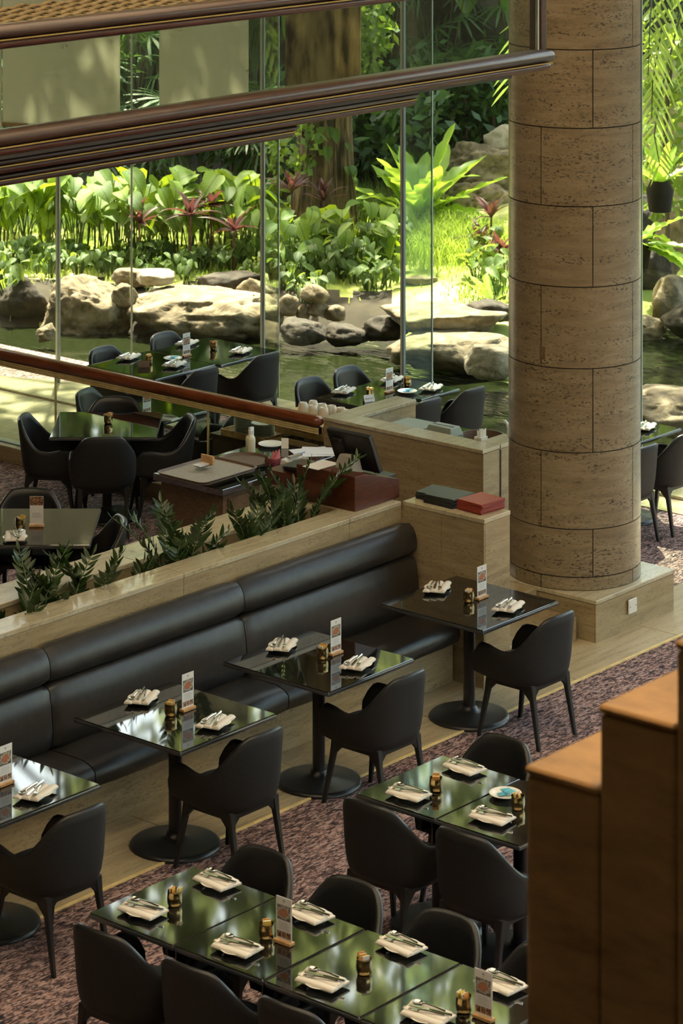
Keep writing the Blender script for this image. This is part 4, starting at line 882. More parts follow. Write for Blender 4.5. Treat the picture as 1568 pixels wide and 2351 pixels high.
for k in range(4): MB().add([(-.04, -.03 + k * .02, .01), (.04, -.03 + k * .02, .01), (.03 - k * .012, -.028 + k * .02, .12 - k * .008), (-.04, -.012 + k * .02, .01), (.04, -.012 + k * .02, .01), (.03 - k * .012, -.02 + k * .02, .12 - k * .008)], [(0, 1, 2), (5, 4, 3), (0, 2, 5, 3), (1, 4, 5, 2), (0, 3, 4, 1)]).ob('folded_paper', 'pink_paper' if k < 3 else 'mint_paper', t)
for k, (px, py, a) in enumerate(((724, 1040, .1), (714, 1037, .35), (735, 1036, -.1))):
    p = on(px, py); o = MB().box(-.105, .105, -.15, .15, 0, .0015).ob('paper_sheet', 'paper'); o.location = (p.x, p.y, ZD + .0018 * k); o.rotation_euler = (0, 0, a + .7); tag(o, ('white paper sheet lowest on the desk', 'white paper sheet turned aside on the desk', 'top white paper sheet on the service desk')[k], 'paper')
p = on(686, 1043, ZD + .006); o = MB().tube([(-.07, 0, .004), (.07, 0, .004)], .004, 8).ob('blue_pen', 'bluepen'); o.location = (p.x, p.y, ZD + .006); tag(o, 'blue pen lying across the papers', 'pen')
p = on(690, 1088); t = thing('receipt_printer', 'pale grey receipt machine half behind the planter leaves', 'printer', (p.x, p.y, ZD), 0)
MB().add([(-.10, -.13, 0), (.10, -.13, 0), (.10, .13, 0), (-.10, .13, 0), (-.09, -.12, .07), (.09, -.12, .07), (.09, .12, .11), (-.09, .12, .11)], [(3, 2, 1, 0), (4, 5, 6, 7), (0, 1, 5, 4), (1, 2, 6, 5), (2, 3, 7, 6), (3, 0, 4, 7)]).ob('housing', 'white_plastic', t, bevel=.008, seg=2)
for k in range(3): MB().box(-.07, .07, -.08 + k * .06, -.045 + k * .06, .082 + k * .018, .096 + k * .018).ob('key_row', 'grey_plastic', t)
p = on(700, 1130, .6)
# red-brown cash desk box with the till on it
bx_ = thing('till_cabinet', 'reddish wooden till box with sloping top on the planter wall', 'cabinet', (14.43, 12.19, WZ))
MB().add([(0, 0, 0), (.47, 0, 0), (.47, .52, 0), (0, .52, 0), (0, 0, .232), (.47, 0, .125), (.47, .52, .125), (0, .52, .232), (.10, 0, .232), (.10, .52, .232)],
         [(3, 2, 1, 0), (4, 8, 9, 7), (8, 5, 6, 9), (0, 1, 5, 8, 4), (2, 3, 7, 9, 6), (1, 2, 6, 5), (3, 0, 4, 7)]).ob('box_body', 'red_wood', bx_, bevel=.004)
MB().box(-.03, .0, .20, .52, .06, .14).ob('side_drawer', 'red_wood', bx_)
t = thing('till_monitor', 'black till screen tilted back on a beige stand', 'monitor', (14.62, 12.42, WZ + .232))
MB().add([(-.06, -.09, -.045), (.08, -.09, -.09), (.08, .09, -.09), (-.06, .09, -.045), (-.01, -.06, .075), (.06, -.06, .065), (.06, .06, .065), (-.01, .06, .075)], [(3, 2, 1, 0), (4, 5, 6, 7), (0, 1, 5, 4), (1, 2, 6, 5), (2, 3, 7, 6), (3, 0, 4, 7)]).ob('stand', 'grey_plastic', t, bevel=.012, seg=2)
Mm = Matrix.Translation((.11, .02, .06)) @ Matrix.Rotation(radians(-24), 4, 'Y')
MB().box(-.018, .022, -.19, .19, -.12, .17).ob('screen_case', 'black_plastic', t, Mm, bevel=.008, seg=2); MB().box(.0225, .024, -.175, .175, -.10, .155).ob('screen_glass', 'screen', t, Mm)
MB().box(-.05, -.015, .06, .15, .0, .12).ob('connector_box', 'black_plastic', t, Mm, bevel=.008); MB().tube([(-.02, .1, -.02), (-.08, .16, -.05), (-.05, .22, -.06), (-.1, .26, -.03)], .004, 6).ob('cable', 'black_plastic', t)
for k in range(4):
    o = MB().box(-.09, .09, -.06, .06, 0, .010).ob('card_wallet', 'menu_black', bevel=.002); o.location = (14.56 - .01 * k, 12.80 - .012 * (k % 2), WZ + .156 + .0108 * k + 0.0); o.rotation_euler = (0, 0, .15 * k - .2); tag(o, 'black bill wallet in the small stack beside the till' , 'wallet', 'bill wallets beside the till')
MB().box(-.01, .35, .53, .78, .06, .155).ob('side_shelf', 'red_wood', bx_)
o = MB().box(-.11, .11, -.07, .07, 0, .004).ob('clipboard', 'paper'); o.location = (14.50, 12.55, WZ + .236); tag(o, 'clipboard with white sheets lying beside the till screen', 'clipboard')
t = thing('card_printer', 'small black receipt printer right of the till box', 'printer', (15.0, 12.50, WZ - .30))
MB().box(-.09, .07, -.14, .10, .20, .40).ob('printer_body', 'black_plastic', t, bevel=.006, seg=2); MB().box(-.05, .05, -.04, -.02, .40, .403).ob('paper_slot', 'screen', t); MB().box(-.09, .07, -.14, .10, 0, .20).ob('printer_shelf', 'red_wood', t)
# menu folders on the bench end wall
def folders(x_, y_, n, mat, lab, grp, sx, sy, rz, z0=WZ, th=.012):
    for k in range(n):
        o = MB().box(-sx / 2, sx / 2, -sy / 2, sy / 2, 0, th * .45).ob('menu_folder', mat, bevel=.002)
        MB().box(-sx / 2 + .004, sx / 2 - .004, -sy / 2 + .006, sy / 2 - .004, th * .45, th * .6).ob('inner_pages', 'paper' if mat == 'menu_red' and 0 else mat, o)
        MB().box(-sx / 2, sx / 2, -sy / 2, sy / 2, th * .6, th * .97).ob('top_cover', mat, o, bevel=.002)
        o.location = (x_ + rnd.uniform(-.006, .006), y_ + rnd.uniform(-.006, .006), z0 + .001 + th * k); o.rotation_euler = (0, 0, rz + rnd.uniform(-.05, .05))
        tag(o, (lab % ('topmost' if k == n - 1 else 'bottom' if k == 0 else 'number %d from the bottom' % (k + 1))), 'menu', grp)
folders(15.02, 11.86, 5, 'menu_black', 'black menu folder in the taller stack on the end wall, %s', 'black menu folders', .24, .25, .0)
folders(15.06, 12.03, 4, 'menu_black', 'black menu folder in the stack nearest the till, %s', 'black menu folders', .22, .15, .1)
folders(15.03, 11.60, 5, 'menu_red', 'red menu folder stacked on the end wall, %s', 'red menu folders', .24, .22, -.05, th=.014)
# things on the counter's inner shelf
ZI = .92 - .13
t = thing('cash_box', 'grey-green plastic dispenser box behind the stone counter', 'dispenser', (17.19, 13.62, .80))
MB().add([(-.08, -.13, 0), (.08, -.13, 0), (.08, .13, 0), (-.08, .13, 0), (-.08, -.13, .09), (.08, -.13, .09), (.08, .13, .09), (-.08, .13, .09), (-.06, -.11, .15), (.06, -.11, .15), (.06, .11, .15), (-.06, .11, .15)], [(3, 2, 1, 0), (0, 1, 5, 4), (1, 2, 6, 5), (2, 3, 7, 6), (3, 0, 4, 7), (4, 5, 9, 8), (5, 6, 10, 9), (6, 7, 11, 10), (7, 4, 8, 11), (8, 9, 10, 11)]).ob('housing', 'green_plastic', t, bevel=.005)
MB().box(-.01, .0, -.10, .10, .149, .152).ob('slot', 'black_plastic', t); MB().box(-.06, .06, -.11, .11, -.01, 0).ob('rubber_foot', 'black_plastic', t)
t = thing('flat_lid', 'pale grey-green lid lying on the counter shelf', 'lid', (17.28, 13.98, ZI)); rbox(-.12, .12, -.16, .16, 0, .10, .04).ob('lid_body', 'green_plastic', t)
t = thing('round_tray', 'dark round tray on the counter shelf right of the dispenser', 'tray', (17.33, 13.36, ZI)); MB().lathe([(.0, .0), (.17, .0), (.18, .10), (.17, .10), (.16, .02), (.0, .01)], 32).ob('tray_disc', 'tray_brown', t, smooth=True)
p = P(1104, 1008, .92); t = thing('toothpick_holder', 'bundle of cream sugar sticks standing on the counter corner', 'holder', (p.x, p.y, .92)); MB().box(-.04, .04, -.035, .035, 0, .02).ob('holder', 'white_plastic', t)
for k in range(14): MB().box(-.005, .005, -.0015, .0015, .005, .062 + rnd.uniform(0, .018)).ob('paper_stick', 'packet_white', t, T(-.03 + (k % 7) * .0105, -.02 + (k // 7) * .03, 0, rnd.uniform(-.5, .5)))
p = P(1147, 1000, .92); t = thing('white_spout', 'curved white plastic spout at the counter end by the column', 'spout', (17.33, 13.1, .92)); MB().tube([(0, 0, 0), (.0, .0, .06), (-.01, .01, .10), (-.025, .025, .125)], .016, 8, .010).ob('spout_tube', 'white_plastic', t, smooth=True)

# sideboard with crates, plates and upturned cups behind the balustrade
sb = thing('service_sideboard', 'dark wooden sideboard with crates behind the balustrade', 'sideboard', (16.97, 14.66, ZL))
MB().box(0, .62, 0, 1.2, .02, .72).ob('body', 'cabinet_wood', sb); MB().box(-.01, .63, -.0, 1.22, .72, .745).ob('top_board', 'cabinet_wood', sb)
for k in range(2): d_ = MB().box(-.014, .0, .03 + k * .58, .58 + k * .58, .05, .70).ob('cabinet_door', 'cabinet_wood', sb); MB().box(-.03, -.014, .5 + k * .1, .52 + k * .1, .4, .5).ob('handle', 'steel', d_)
ZB = ZL + .745
def crate(x_, y_, z, sx, sy, h, label, slot=False):
    t = thing('wooden_crate', label, 'crate', (x_, y_, z), 0, 'wooden crates on the sideboard')
    MB().box(-sx / 2, sx / 2, -sy / 2, sy / 2, 0, .008).ob('crate_bottom', 'woodcrate', t)
    for s_ in (-1, 1):
        MB().box(-sx / 2, sx / 2, s_ * sy / 2 - .006, s_ * sy / 2 + .006, 0, h).ob('side_board', 'woodcrate', t)
        if not slot: MB().box(s_ * sx / 2 - .006, s_ * sx / 2 + .006, -sy / 2, sy / 2, 0, h).ob('side_board', 'woodcrate', t)
        else:
            b = MB(); X0, X1 = s_ * sx / 2 - .006, s_ * sx / 2 + .006
            b.box(X0, X1, -sy / 2, -.09, 0, h).box(X0, X1, .09, sy / 2, 0, h).box(X0, X1, -.09, .09, 0, h * .35).box(X0, X1, -.09, .09, h * .65, h); b.ob('slotted_board', 'woodcrate', t)
    return t
crate(17.15, 15.53, ZB, .34, .48, .05, 'shallow wooden crate holding the plate stacks')
crate(17.30, 14.92, ZB, .44, .50, .06, 'lower wooden crate filled with upturned cups'); crate(17.28, 14.99, ZB + .098, .44, .52, .115, 'upper wooden crate with slotted handle below the handrail', True)
PL2 = MB().lathe([(.0, .002), (.06, .002), (.095, .010), (.097, .012), (.06, .006), (.0, .006)], 28).mesh('stacked_plate', 'china', smooth=True)
for s_, (x_, y_, n) in enumerate(((17.11, 15.62, 17), (17.10, 15.42, 14))):
    for k in range(n):
        o = ob('stacked_plate', PL2); o.location = (x_ + rnd.uniform(-.003, .003), y_ + rnd.uniform(-.003, .003), ZB + .009 + k * .0088)
        tag(o, ('topmost ' if k == n - 1 else 'bottom ' if k == 0 else '') + ('white plate in the taller left stack on the sideboard', 'white plate in the shorter right stack on the sideboard')[s_], 'plate', ('taller plate stack', 'shorter plate stack')[s_])
CUPU = MB().lathe([(.043, .0), (.044, .004), (.040, .05), (.033, .078), (.026, .084), (.023, .080), (.0, .080)], 20).mesh('upturned_cup', 'cup_china', smooth=True)
for k in range(12):
    o = ob('upturned_cup', CUPU); o.location = (17.14 + (k % 3) * .11, 14.74 + (k // 3) * .11, ZB + .009); tag(o, 'cream cup turned upside down inside the lower crate', 'cup', 'cups in the lower crate')
for k, (px, py) in enumerate(((696, 941), (719, 937), (718, 948), (740, 944), (743, 953), (762, 948), (783, 953))):
    z = ZB + .135 + .092; p = P(px, py + 6, z); o = ob('upturned_cup', CUPU); o.location = (p.x, p.y, z); tag(o, 'upturned cream cup above the handrail, %s from the left' % ('first', 'second', 'third', 'fourth', 'fifth', 'sixth', 'last')[k], 'cup', 'cups on the upper crate')
MB().box(17.0, 17.6, 14.72, 15.3, ZB + .135 + .085, ZB + .135 + .091).ob('crate_lid', 'woodcrate'); o = bpy.data.objects['crate_lid']; tag(o, 'flat wooden board carrying the upturned cups', 'board')

# ------------------------------------------------------------------ planter plants
def leaflet(n=5, L=.075, W=.030, mat='leaf_zz', fold=.25, bend=.2):
    V = []; F = []
    for i in range(n + 1):
        u = i / n; w = W / 2 * (sin(pi * min(1, u ** .8)) ** .8 if 0 < u < 1 else 0.02)
        y_ = L * u; z = -bend * L * u * u
        V += [(-w, y_, z + w * fold), (0, y_, z), (w, y_, z + w * fold)]
    for i in range(n): F += [(3 * i, 3 * i + 1, 3 * i + 4, 3 * i + 3), (3 * i + 1, 3 * i + 2, 3 * i + 5, 3 * i + 4)]
    return mk('leaflet', V, F, mat, True)
ZZL = [leaflet(5, .072, .023), leaflet(5, .088, .026)]
def frame(d, up):
    d = d.normalized(); x_ = d.cross(up); x_ = x_.normalized() if x_.length > 1e-4 else Vector((1, 0, 0)); z = x_.cross(d)
    return Matrix((x_, d, z)).transposed().to_4x4()
def zz(px, py, stems, h, label, seed):
    r = random.Random(seed); yb = 12.42 + r.uniform(-.03, .03); D_ = yb / (FY + RY * (px - IW / 2) / FPX); base = PD(px, 0, D_); base.z = .84
    t = thing('zz_plant', label, 'plant', base, 0, 'glossy plants in the planter trough')
    MB().lathe([(.0, -.12), (.065, -.12), (.085, .05), (.09, .055), (.08, .055), (.075, .03), (.0, .03)], 18).ob('pot', 'pot', t, smooth=True); MB().lathe([(.0, .04), (.076, .035)], 14).ob('soil', 'soil', t)
    for s_ in range(stems):
        az = r.uniform(0, 2 * pi); hh = h * r.uniform(.8, 1.3); lean = r.uniform(.2, .75)
        pts = []
        for k in range(10):
            u = k / 9; pts.append(Vector((cos(az) * (.03 + lean * hh * u ** 1.7), sin(az) * (.02 + lean * hh * .75 * u ** 1.7), .03 + hh * (u - .12 * u * u))))
        st = MB().tube(pts, .0085, 6, .003).ob('stalk', 'stem_green', t, smooth=True)
        n = max(6, int(hh / .045)); 
        for k in range(n):
            u = .36 + .64 * k / (n - 1); i = min(8, int(u * 9)); f = u * 9 - i; p = pts[i].lerp(pts[i + 1], f); d = (pts[i + 1] - pts[i]).normalized()
            side = d.cross(Vector((0, 0, 1))); side = side.normalized() if side.length > .05 else Vector((1, 0, 0)); side = Matrix.Rotation(r.uniform(-.4, .4), 3, d) @ side
            for sg in ((-1, 1) if k < n - 1 else (0,)):
                dd = (d * .75 + side * sg * .8) if sg else d
                s_c = (.75 + .5 * sin(pi * min(1, (u - .2) / .9))) * r.uniform(.85, 1.1)
                M = Matrix.Translation(p) @ frame(dd, d.cross(side) if d.cross(side).length > .1 else Vector((0, 0, 1))) @ Matrix.Rotation(r.uniform(-.35, .35), 4, 'Y') @ Matrix.Scale(s_c, 4)
                ob('leaflet', ZZL[r.randrange(2)], st, M)
for k, (px, py, n, h, lab) in enumerate(((40, 1400, 4, .34, 'glossy dark plant at the left end of the planter'), (80, 1385, 3, .42, 'glossy dark plant second from the planter left end'), (150, 1368, 4, .44, 'bushy glossy plant in front of the left-edge table'), (222, 1350, 4, .46, 'tall glossy plant under the lone table'),
                                      (306, 1318, 3, .30, 'small young glossy plant with upright stalks in the planter'), (395, 1290, 5, .46, 'dense glossy plant below the service desk corner'), (425, 1282, 3, .52, 'arching glossy plant leaning right below the desk'), (520, 1255, 3, .24, 'short thin-leaved plant in the middle of the planter'),
                                      (578, 1238, 5, .46, 'dense glossy plant in front of the serving trays'), (655, 1210, 4, .62, 'tallest glossy plant rising before the napkin basket'), (690, 1196, 4, .54, 'glossy plant nearest the wooden till box'))):
    zz(px, py, n, h, lab, 100 + k)

# ------------------------------------------------------------------ garden: ground, pond, rocks
SH = [(-900, 32.2), (-300, 31.8), (0, 31.7), (130, 31.7), (300, 31.4), (600, 31.3), (700, 30.9), (880, 31.0), (930, 30.4), (1010, 29.9), (1160, 29.6), (1300, 30.4), (1470, 31.8), (2400, 31.8)]
def shore(px):
    for (a, da), (b, db) in zip(SH[:-1], SH[1:]):
        if a <= px <= b: return da + (db - da) * (px - a) / (b - a)
    return 31.8
def gz(D, px):
    s = D - shore(px)
    if s < 0: return ZW - .5 * min(1, -s * 1.2)
    k = min(1, s / .6); return ZW + .22 * k * k * (3 - 2 * k) + .095 * s + .05 * noise.noise(Vector((D * .7, px * .004, 0)))
def G(px, py):
    D = 28.5
    while D < 46:
        z = gz(D, px)
        if HOR + FPX * (CZ - z) / D <= py: break
        D += .05
    q = PD(px, 0, D); return Vector((q.x, q.y, gz(D, px))), D
V = []; F = []; pxs = list(range(-900, 2401, 30)); Ds = [28.6 + .25 * k for k in range(72)]
for D in Ds:
    for px in pxs: q = PD(px, 0, D); V.append((q.x, q.y, gz(D, px)))
n = len(pxs)
for i in range(len(Ds) - 1): F += [(i * n + k, i * n + k + 1, (i + 1) * n + k + 1, (i + 1) * n + k) for k in range(n - 1)]
gm = mk('ground', V, F, 'lawn', True); gm.materials.append(MATS['soil_floor'])
for p in gm.polygons:
    d_ = FX * p.center.x + FY * p.center.y; l_ = (RX * p.center.x + RY * p.center.y) / d_ * FPX + IW / 2
    if 0 < d_ - shore(l_) + .3 * noise.noise(Vector((l_ * .012, 5, 0))) < 1.15 and l_ < 930: p.material_index = 1
    if d_ > 36.1 + .5 * noise.noise(Vector((l_ * .01, 0, 0))) + (.6 if l_ < 600 else 0): p.material_index = 1
gr = ob('ground', gm); tag(gr, 'sunlit lawn rising behind the pond', kind='structure')
c = [PD(-900, 0, 25), PD(2400, 0, 20), PD(2400, 0, 34), PD(-900, 0, 36)]
q0 = [(20.36, -5), (34, -5), (34, 34), (12, 34), (17.2, 26), (18.37, 23.3), (19.55, 20.32), (20.36, 18.33)]
wt = ob('pond_water', mk('pond_water', [(a, b2, ZW) for a, b2 in q0], [tuple(range(8))], 'water')); tag(wt, 'dark green rippled pond water beyond the glass', kind='structure')
wall('wall_pond', (20.42, 20.6, -6, 18.4, -1.2, ZL - .02), 'rock_dark', 'low stone plinth of the glazing along the pond')
V = []; F = []; cols = list(range(-1100, 2700, 40)); rows = [-1 + .35 * k for k in range(19)]
for z in rows:
    for px in cols:
        q = PD(px, 0, 42.0 - (2.4 if px > 900 else 0 if px < 780 else 2.4 * (px - 780) / 120)); nn = noise.fractal(Vector((px * .006, z * .8, 3)), 1, 2, 5); d_ = 1.1 * nn
        V.append((q.x - FX * d_, q.y - FY * d_, z + .2 * nn))
n = len(cols)
for i in range(len(rows) - 1): F += [(i * n + k, i * n + k + 1, (i + 1) * n + k + 1, (i + 1) * n + k) for k in range(n - 1)]
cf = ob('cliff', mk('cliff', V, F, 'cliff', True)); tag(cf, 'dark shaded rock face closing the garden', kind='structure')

def rock(x0, y0, x1, y1, D, label, mat='rock', dep=.8, seed=0, sub=4, rough=.30, flat=0, tilt=0):
    bm = bmesh.new(); bmesh.ops.create_icosphere(bm, subdivisions=sub, radius=1)
    a = (x1 - x0) / 2 * D / FPX; h = (y1 - y0) / 2 * D / FPX; sv = Vector((seed * 3.7, seed * 1.3, seed))
    rr = random.Random(seed * 31 + 5); planes = []
    for k in range(17):
        nv_ = Vector((rr.gauss(0, 1), rr.gauss(0, 1), rr.gauss(.15, .9))).normalized(); planes.append((nv_, rr.uniform(.68, .98)))
    for v in bm.verts:
        p = v.co.copy(); q = p * 1.3 + sv
        rad = 1.12
        for nv_, d_ in planes:
            c_ = p.dot(nv_)
            if c_ > .05: rad = min(rad, d_ / c_)
        rad *= 1 + noise.fractal(q, 1.0, 2.0, 3) * rough * .35 + noise.fractal(q * 3.5, 1.0, 2.0, 5) * .055 - max(0, .10 - abs(noise.noise(q * 2.2))) * .9
        p *= rad
        if flat and p.z > flat: p.z = flat + (p.z - flat) * .3
        p.z = max(-.9, p.z); v.co = Vector((p.x * a, p.y * a * dep, p.z * h + tilt * p.x * h))
    me = bpy.data.meshes.new('rock'); bm.to_mesh(me); bm.free(); me.materials.append(MATS[mat])
    me.polygons.foreach_set('use_smooth', [True] * len(me.polygons))
    q = PD((x0 + x1) / 2, (y0 + y1) / 2, D); o = ob('boulder', me); o.location = q; o.rotation_euler = (0, 0, YAW - pi / 2)
    return tag(o, label, 'rock', 'rocks round the pond')
rock(98, 628, 312, 795, 31.7, 'large rounded pale boulder at the pond left of centre', seed=1, sub=5)
rock(285, 640, 640, 800, 31.6, 'largest flat-topped boulder in the middle of the pond edge', seed=2, sub=5, flat=.6, rough=.24)
rock(300, 612, 408, 662, 31.9, 'flat pale stone lying on top of the largest boulder', seed=3, mat='rock_pale', flat=.5)
rock(262, 612, 360, 660, 32.4, 'brownish stone behind the flat pale stone', seed=4)
rock(252, 648, 318, 705, 31.5, 'small wedge stone between the two large boulders', seed=5)
rock(-20, 640, 110, 735, 32.0, 'dark wet rock at the left edge of the pond', seed=6, mat='rock_dark')
rock(78, 742, 134, 790, 30.6, 'small yellowish stone standing alone in the water', seed=7, rough=.4)
rock(440, 612, 600, 690, 32.3, 'grey rock half hidden by the weeds', seed=8, mat='rock_dark', flat=.5)
rock(545, 640, 635, 705, 32.0, 'brown rounded rock right of the largest boulder', seed=9)
for k, (x0, y0, x1, y1, lab) in enumerate(((630, 680, 690, 730, 'left stone of the small cluster'), (676, 700, 712, 735, 'small yellow stone of the cluster'), (705, 690, 752, 728, 'round stone in the middle of the cluster'), (690, 655, 760, 700, 'upper stone of the cluster'), (745, 700, 800, 740, 'right stone of the cluster'), (600, 700, 660, 745, 'low stone of the cluster by the boulder'))):
    rock(x0, y0, x1, y1, 31.0, lab + ' at the pond edge', seed=20 + k, sub=3)
for k, (x0, y0, x1, y1) in enumerate(((640, 728, 760, 792), (735, 742, 850, 800), (825, 728, 935, 788))): rock(x0, y0, x1, y1, 30.6, ('left', 'middle', 'right')[k] + ' dark wet rock of the bank below the stone cluster', seed=30 + 60 * k, mat='rock_dark')
rock(860, 684, 1190, 770, 30.2, 'wide flat stepping slab beside the column', seed=31, flat=.35, rough=.12, dep=.7)
rock(880, 740, 1200, 850, 29.6, 'sloping pale slab running into the water', seed=32, flat=.4, rough=.14, dep=.7)
rock(1060, 772, 1200, 870, 28.6, 'white boulder in the water touching the column outline', seed=33, mat='rock_pale', flat=.5, rough=.15)
rock(925, 628, 1010, 655, 32.2, 'small flat path stone in the grass', seed=34, flat=.3, rough=.1); rock(1020, 622, 1120, 645, 32.6, 'long flat path stone in the grass', seed=35, flat=.3, rough=.1)
rock(990, 410, 1210, 530, 35.6, 'big weathered rock below the bird nest fern', seed=36, sub=5); rock(1030, 320, 1220, 470, 36.2, 'pale upright rock behind the bird nest fern', seed=37, sub=5); rock(1105, 280, 1240, 380, 36.4, 'topmost pale rock beside the column', seed=38, mat='rock_pale')
rock(1070, 690, 1190, 740, 30.3, 'grey stone under the ferns at the column outline', seed=39, mat='rock_dark')
rock(1400, 872, 1700, 1010, 26.0, 'large weathered boulder at the glass right of the column', seed=40, sub=5, flat=.45, rough=.18)
for k, (x0, y0, x1, y1, D, m_) in enumerate(((1420, 720, 1530, 790, 31.2, 'rock'), (1480, 640, 1600, 745, 31.8, 'rock'), (1430, 560, 1560, 680, 32.6, 'rock_dark'), (1520, 690, 1640, 780, 31.0, 'rock_dark'), (1500, 440, 1640, 600, 33.5, 'rock'), (1400, 470, 1500, 620, 33.2, 'rock_dark'))):
    rock(x0, y0, x1, y1, D, ('low sunlit rock at the water right of the column', 'pale mid-height rock right of the column', 'dark shaded rock right of the column under the ferns', 'dark wet rock at the right frame edge', 'upper pale rock at the right frame edge', 'dark rock hidden behind the column outline')[k], m_, seed=50 + k)

# ------------------------------------------------------------------ garden: plants
def blade(L, W, n=8, arch=.3, fold=.2, wave=0, tip=1.0, base=.25, mat='leaf_big', name='leaf', peak=.4):
    V = []; F = []
    for i in range(n + 1):
        u = i / n
        pf = (base + (1 - base) * sin(min(1, u / peak) * pi / 2)) * (1 if u < peak else max(.02, cos((u - peak) / (1 - peak) * pi / 2) ** tip))
        w = W / 2 * pf; y_ = L * (u - arch * .35 * u ** 3); z = -arch * L * u * u
        wz = wave * sin(i * 2.1) * w
        V += [(-w, y_, z + w * fold + wz), (-w * .5, y_, z + w * fold * .3), (0, y_, z), (w * .5, y_, z + w * fold * .3), (w, y_, z + w * fold - wz)]
    for i in range(n): F += [(5 * i + k, 5 * i + k + 1, 5 * i + k + 6, 5 * i + k + 5) for k in range(4)]
    return mk(name, V, F, mat, True)
BIG = [blade(.36, .23, 8, .35, .35, .06, .75, .55, 'leaf_big', 'leaf', .3), blade(.33, .25, 8, .55, .2, .08, .7, .6, 'leaf_big', 'leaf', .28), blade(.40, .20, 8, .25, .45, .05, .8, .5, 'leaf_big', 'leaf', .35)]
MID = [blade(.20, .11, 6, .3, .3, .05, .8, .4, 'leaf_mid', 'leaf', .35), blade(.17, .12, 6, .5, .2, .05, .8, .4, 'leaf_mid', 'leaf', .35)]
TI = [blade(.40, .055, 8, .40, .5, 0, 1, .3, 'leaf_red', 'leaf', .4), blade(.30, .07, 8, .15, .5, 0, 1, .3, 'leaf_red', 'leaf', .4)]
NEST = [blade(1.0, .22, 14, .22, .28, .25, .9, .35, 'leaf_fern', 'frond', .6), blade(.9, .20, 14, .5, .25, .3, 1.0, .35, 'leaf_fern', 'frond', .55), blade(1.05, .21, 14, .05, .3, .2, .7, .35, 'leaf_fern', 'frond', .65)]
def crown(t, nm, meshes, c, n, r, el=(.2, 1.2), sc=(.8, 1.2), az=None, roll=.3):
    for k in range(n):
        a = (k + r.uniform(-.3, .3)) / n * 2 * pi if az is None else r.uniform(*az); e = r.uniform(*el)
        d = Vector((cos(a) * cos(e), sin(a) * cos(e), sin(e)))
        M = Matrix.Translation(c) @ frame(d, Vector((0, 0, 1))) @ Matrix.Rotation(r.uniform(-roll, roll), 4, 'Y') @ Matrix.Scale(r.uniform(*sc), 4)
        ob(nm, meshes[r.randrange(len(meshes))], t, M)
def bigleaf(px, py, h, n, seed, label, meshes=BIG, sc=(.8, 1.25), stemmat='stem_green', name='elephant_ear_plant', grp='broad-leaved plants on the bank', spread=.3):
    r = random.Random(seed); b, D = G(px, py); t = thing(name, label, 'plant', b, 0, grp); st = MB()
    for k in range(n):
        a = r.uniform(0, 2 * pi); hh = h * r.uniform(.55, 1.08); s_ = spread * r.uniform(.3, 1)
        top = Vector((cos(a) * s_, sin(a) * s_, hh)); st.tube([Vector((cos(a) * .03, sin(a) * .03, -.05)), top * .5 + Vector((0, 0, hh * .08)), top], .008, 5, .005)
        # blade hangs outwards, many of them turned to the glass
        aa = a + r.uniform(-.7, .7) if r.random() < .45 else YAW + pi + r.uniform(-.9, .9); e = r.uniform(-.75, .25)
        d = Vector((cos(aa) * cos(e), sin(aa) * cos(e), sin(e)))
        M = Matrix.Translation(top) @ frame(d, Vector((0, 0, 1))) @ Matrix.Rotation(r.uniform(-.6, .6), 4, 'Y') @ Matrix.Scale(r.uniform(*sc), 4) @ Matrix.Translation((0, -.05, 0))
        ob('leaf', meshes[r.randrange(len(meshes))], t, M)
    st.ob('stalks', stemmat, t, smooth=True); return t
R = random.Random(11)
for k in range(34):
    px = -30 + 655 * (k + R.uniform(-.3, .3)) / 34; py = R.uniform(545, 600)
    hgt = (py - R.uniform(395, 450)) / 195
    bigleaf(px, py, hgt, R.randint(6, 8), 200 + k, 'tall broad-leaved plant in the sunny thicket above the boulders')
for k in range(14):  # broad leaves added out of sight to brighten what the tables reflect
    bigleaf(-260 + 82 * k + R.uniform(-15, 15), R.uniform(335, 358), R.uniform(2.8, 4.8), 11, 1300 + k, 'tall plant added behind the thicket to brighten table reflections', sc=(2.6, 3.8), name='reflection_plant', grp='plants added for table reflections', spread=1.0)
for k in range(12):
    bigleaf(640 + 22 * k + R.uniform(-8, 8), R.uniform(585, 640), R.uniform(.45, .68), 5, 300 + k, 'lower broad-leaved plant on the bank in front of the vine-hung trunk', sc=(.6, .95))
for k in range(30):
    px = -10 + 620 * (k + R.uniform(-.3, .3)) / 30
    bigleaf(px, R.uniform(600, 645), R.uniform(.16, .34), 12, 400 + k, 'small leafy weed at the foot of the thicket', MID, (.5, .95), name='leafy_weed', grp='weeds at the pond edge', spread=.22)
for k in range(22):
    bigleaf(630 + 13 * k + R.uniform(-6, 6), R.uniform(590, 650), R.uniform(.3, .5), 9, 1450 + k, 'leafy weed on the lawn before the vine-hung trunk', MID, (.6, 1.0), name='leafy_weed', grp='weeds at the pond edge', spread=.22)
for k in range(14):
    bigleaf(630 + 20 * k + R.uniform(-6, 6), R.uniform(630, 700), R.uniform(.2, .42), 12, 450 + k, 'leafy weed on the bank above the small stones', MID, (.5, .95), name='leafy_weed', grp='weeds at the pond edge', spread=.22)
bigleaf(20, 720, .45, 14, 480, 'dark leafy shrub leaning over the water at the left edge', MID, (.8, 1.3), name='water_shrub', grp=None)
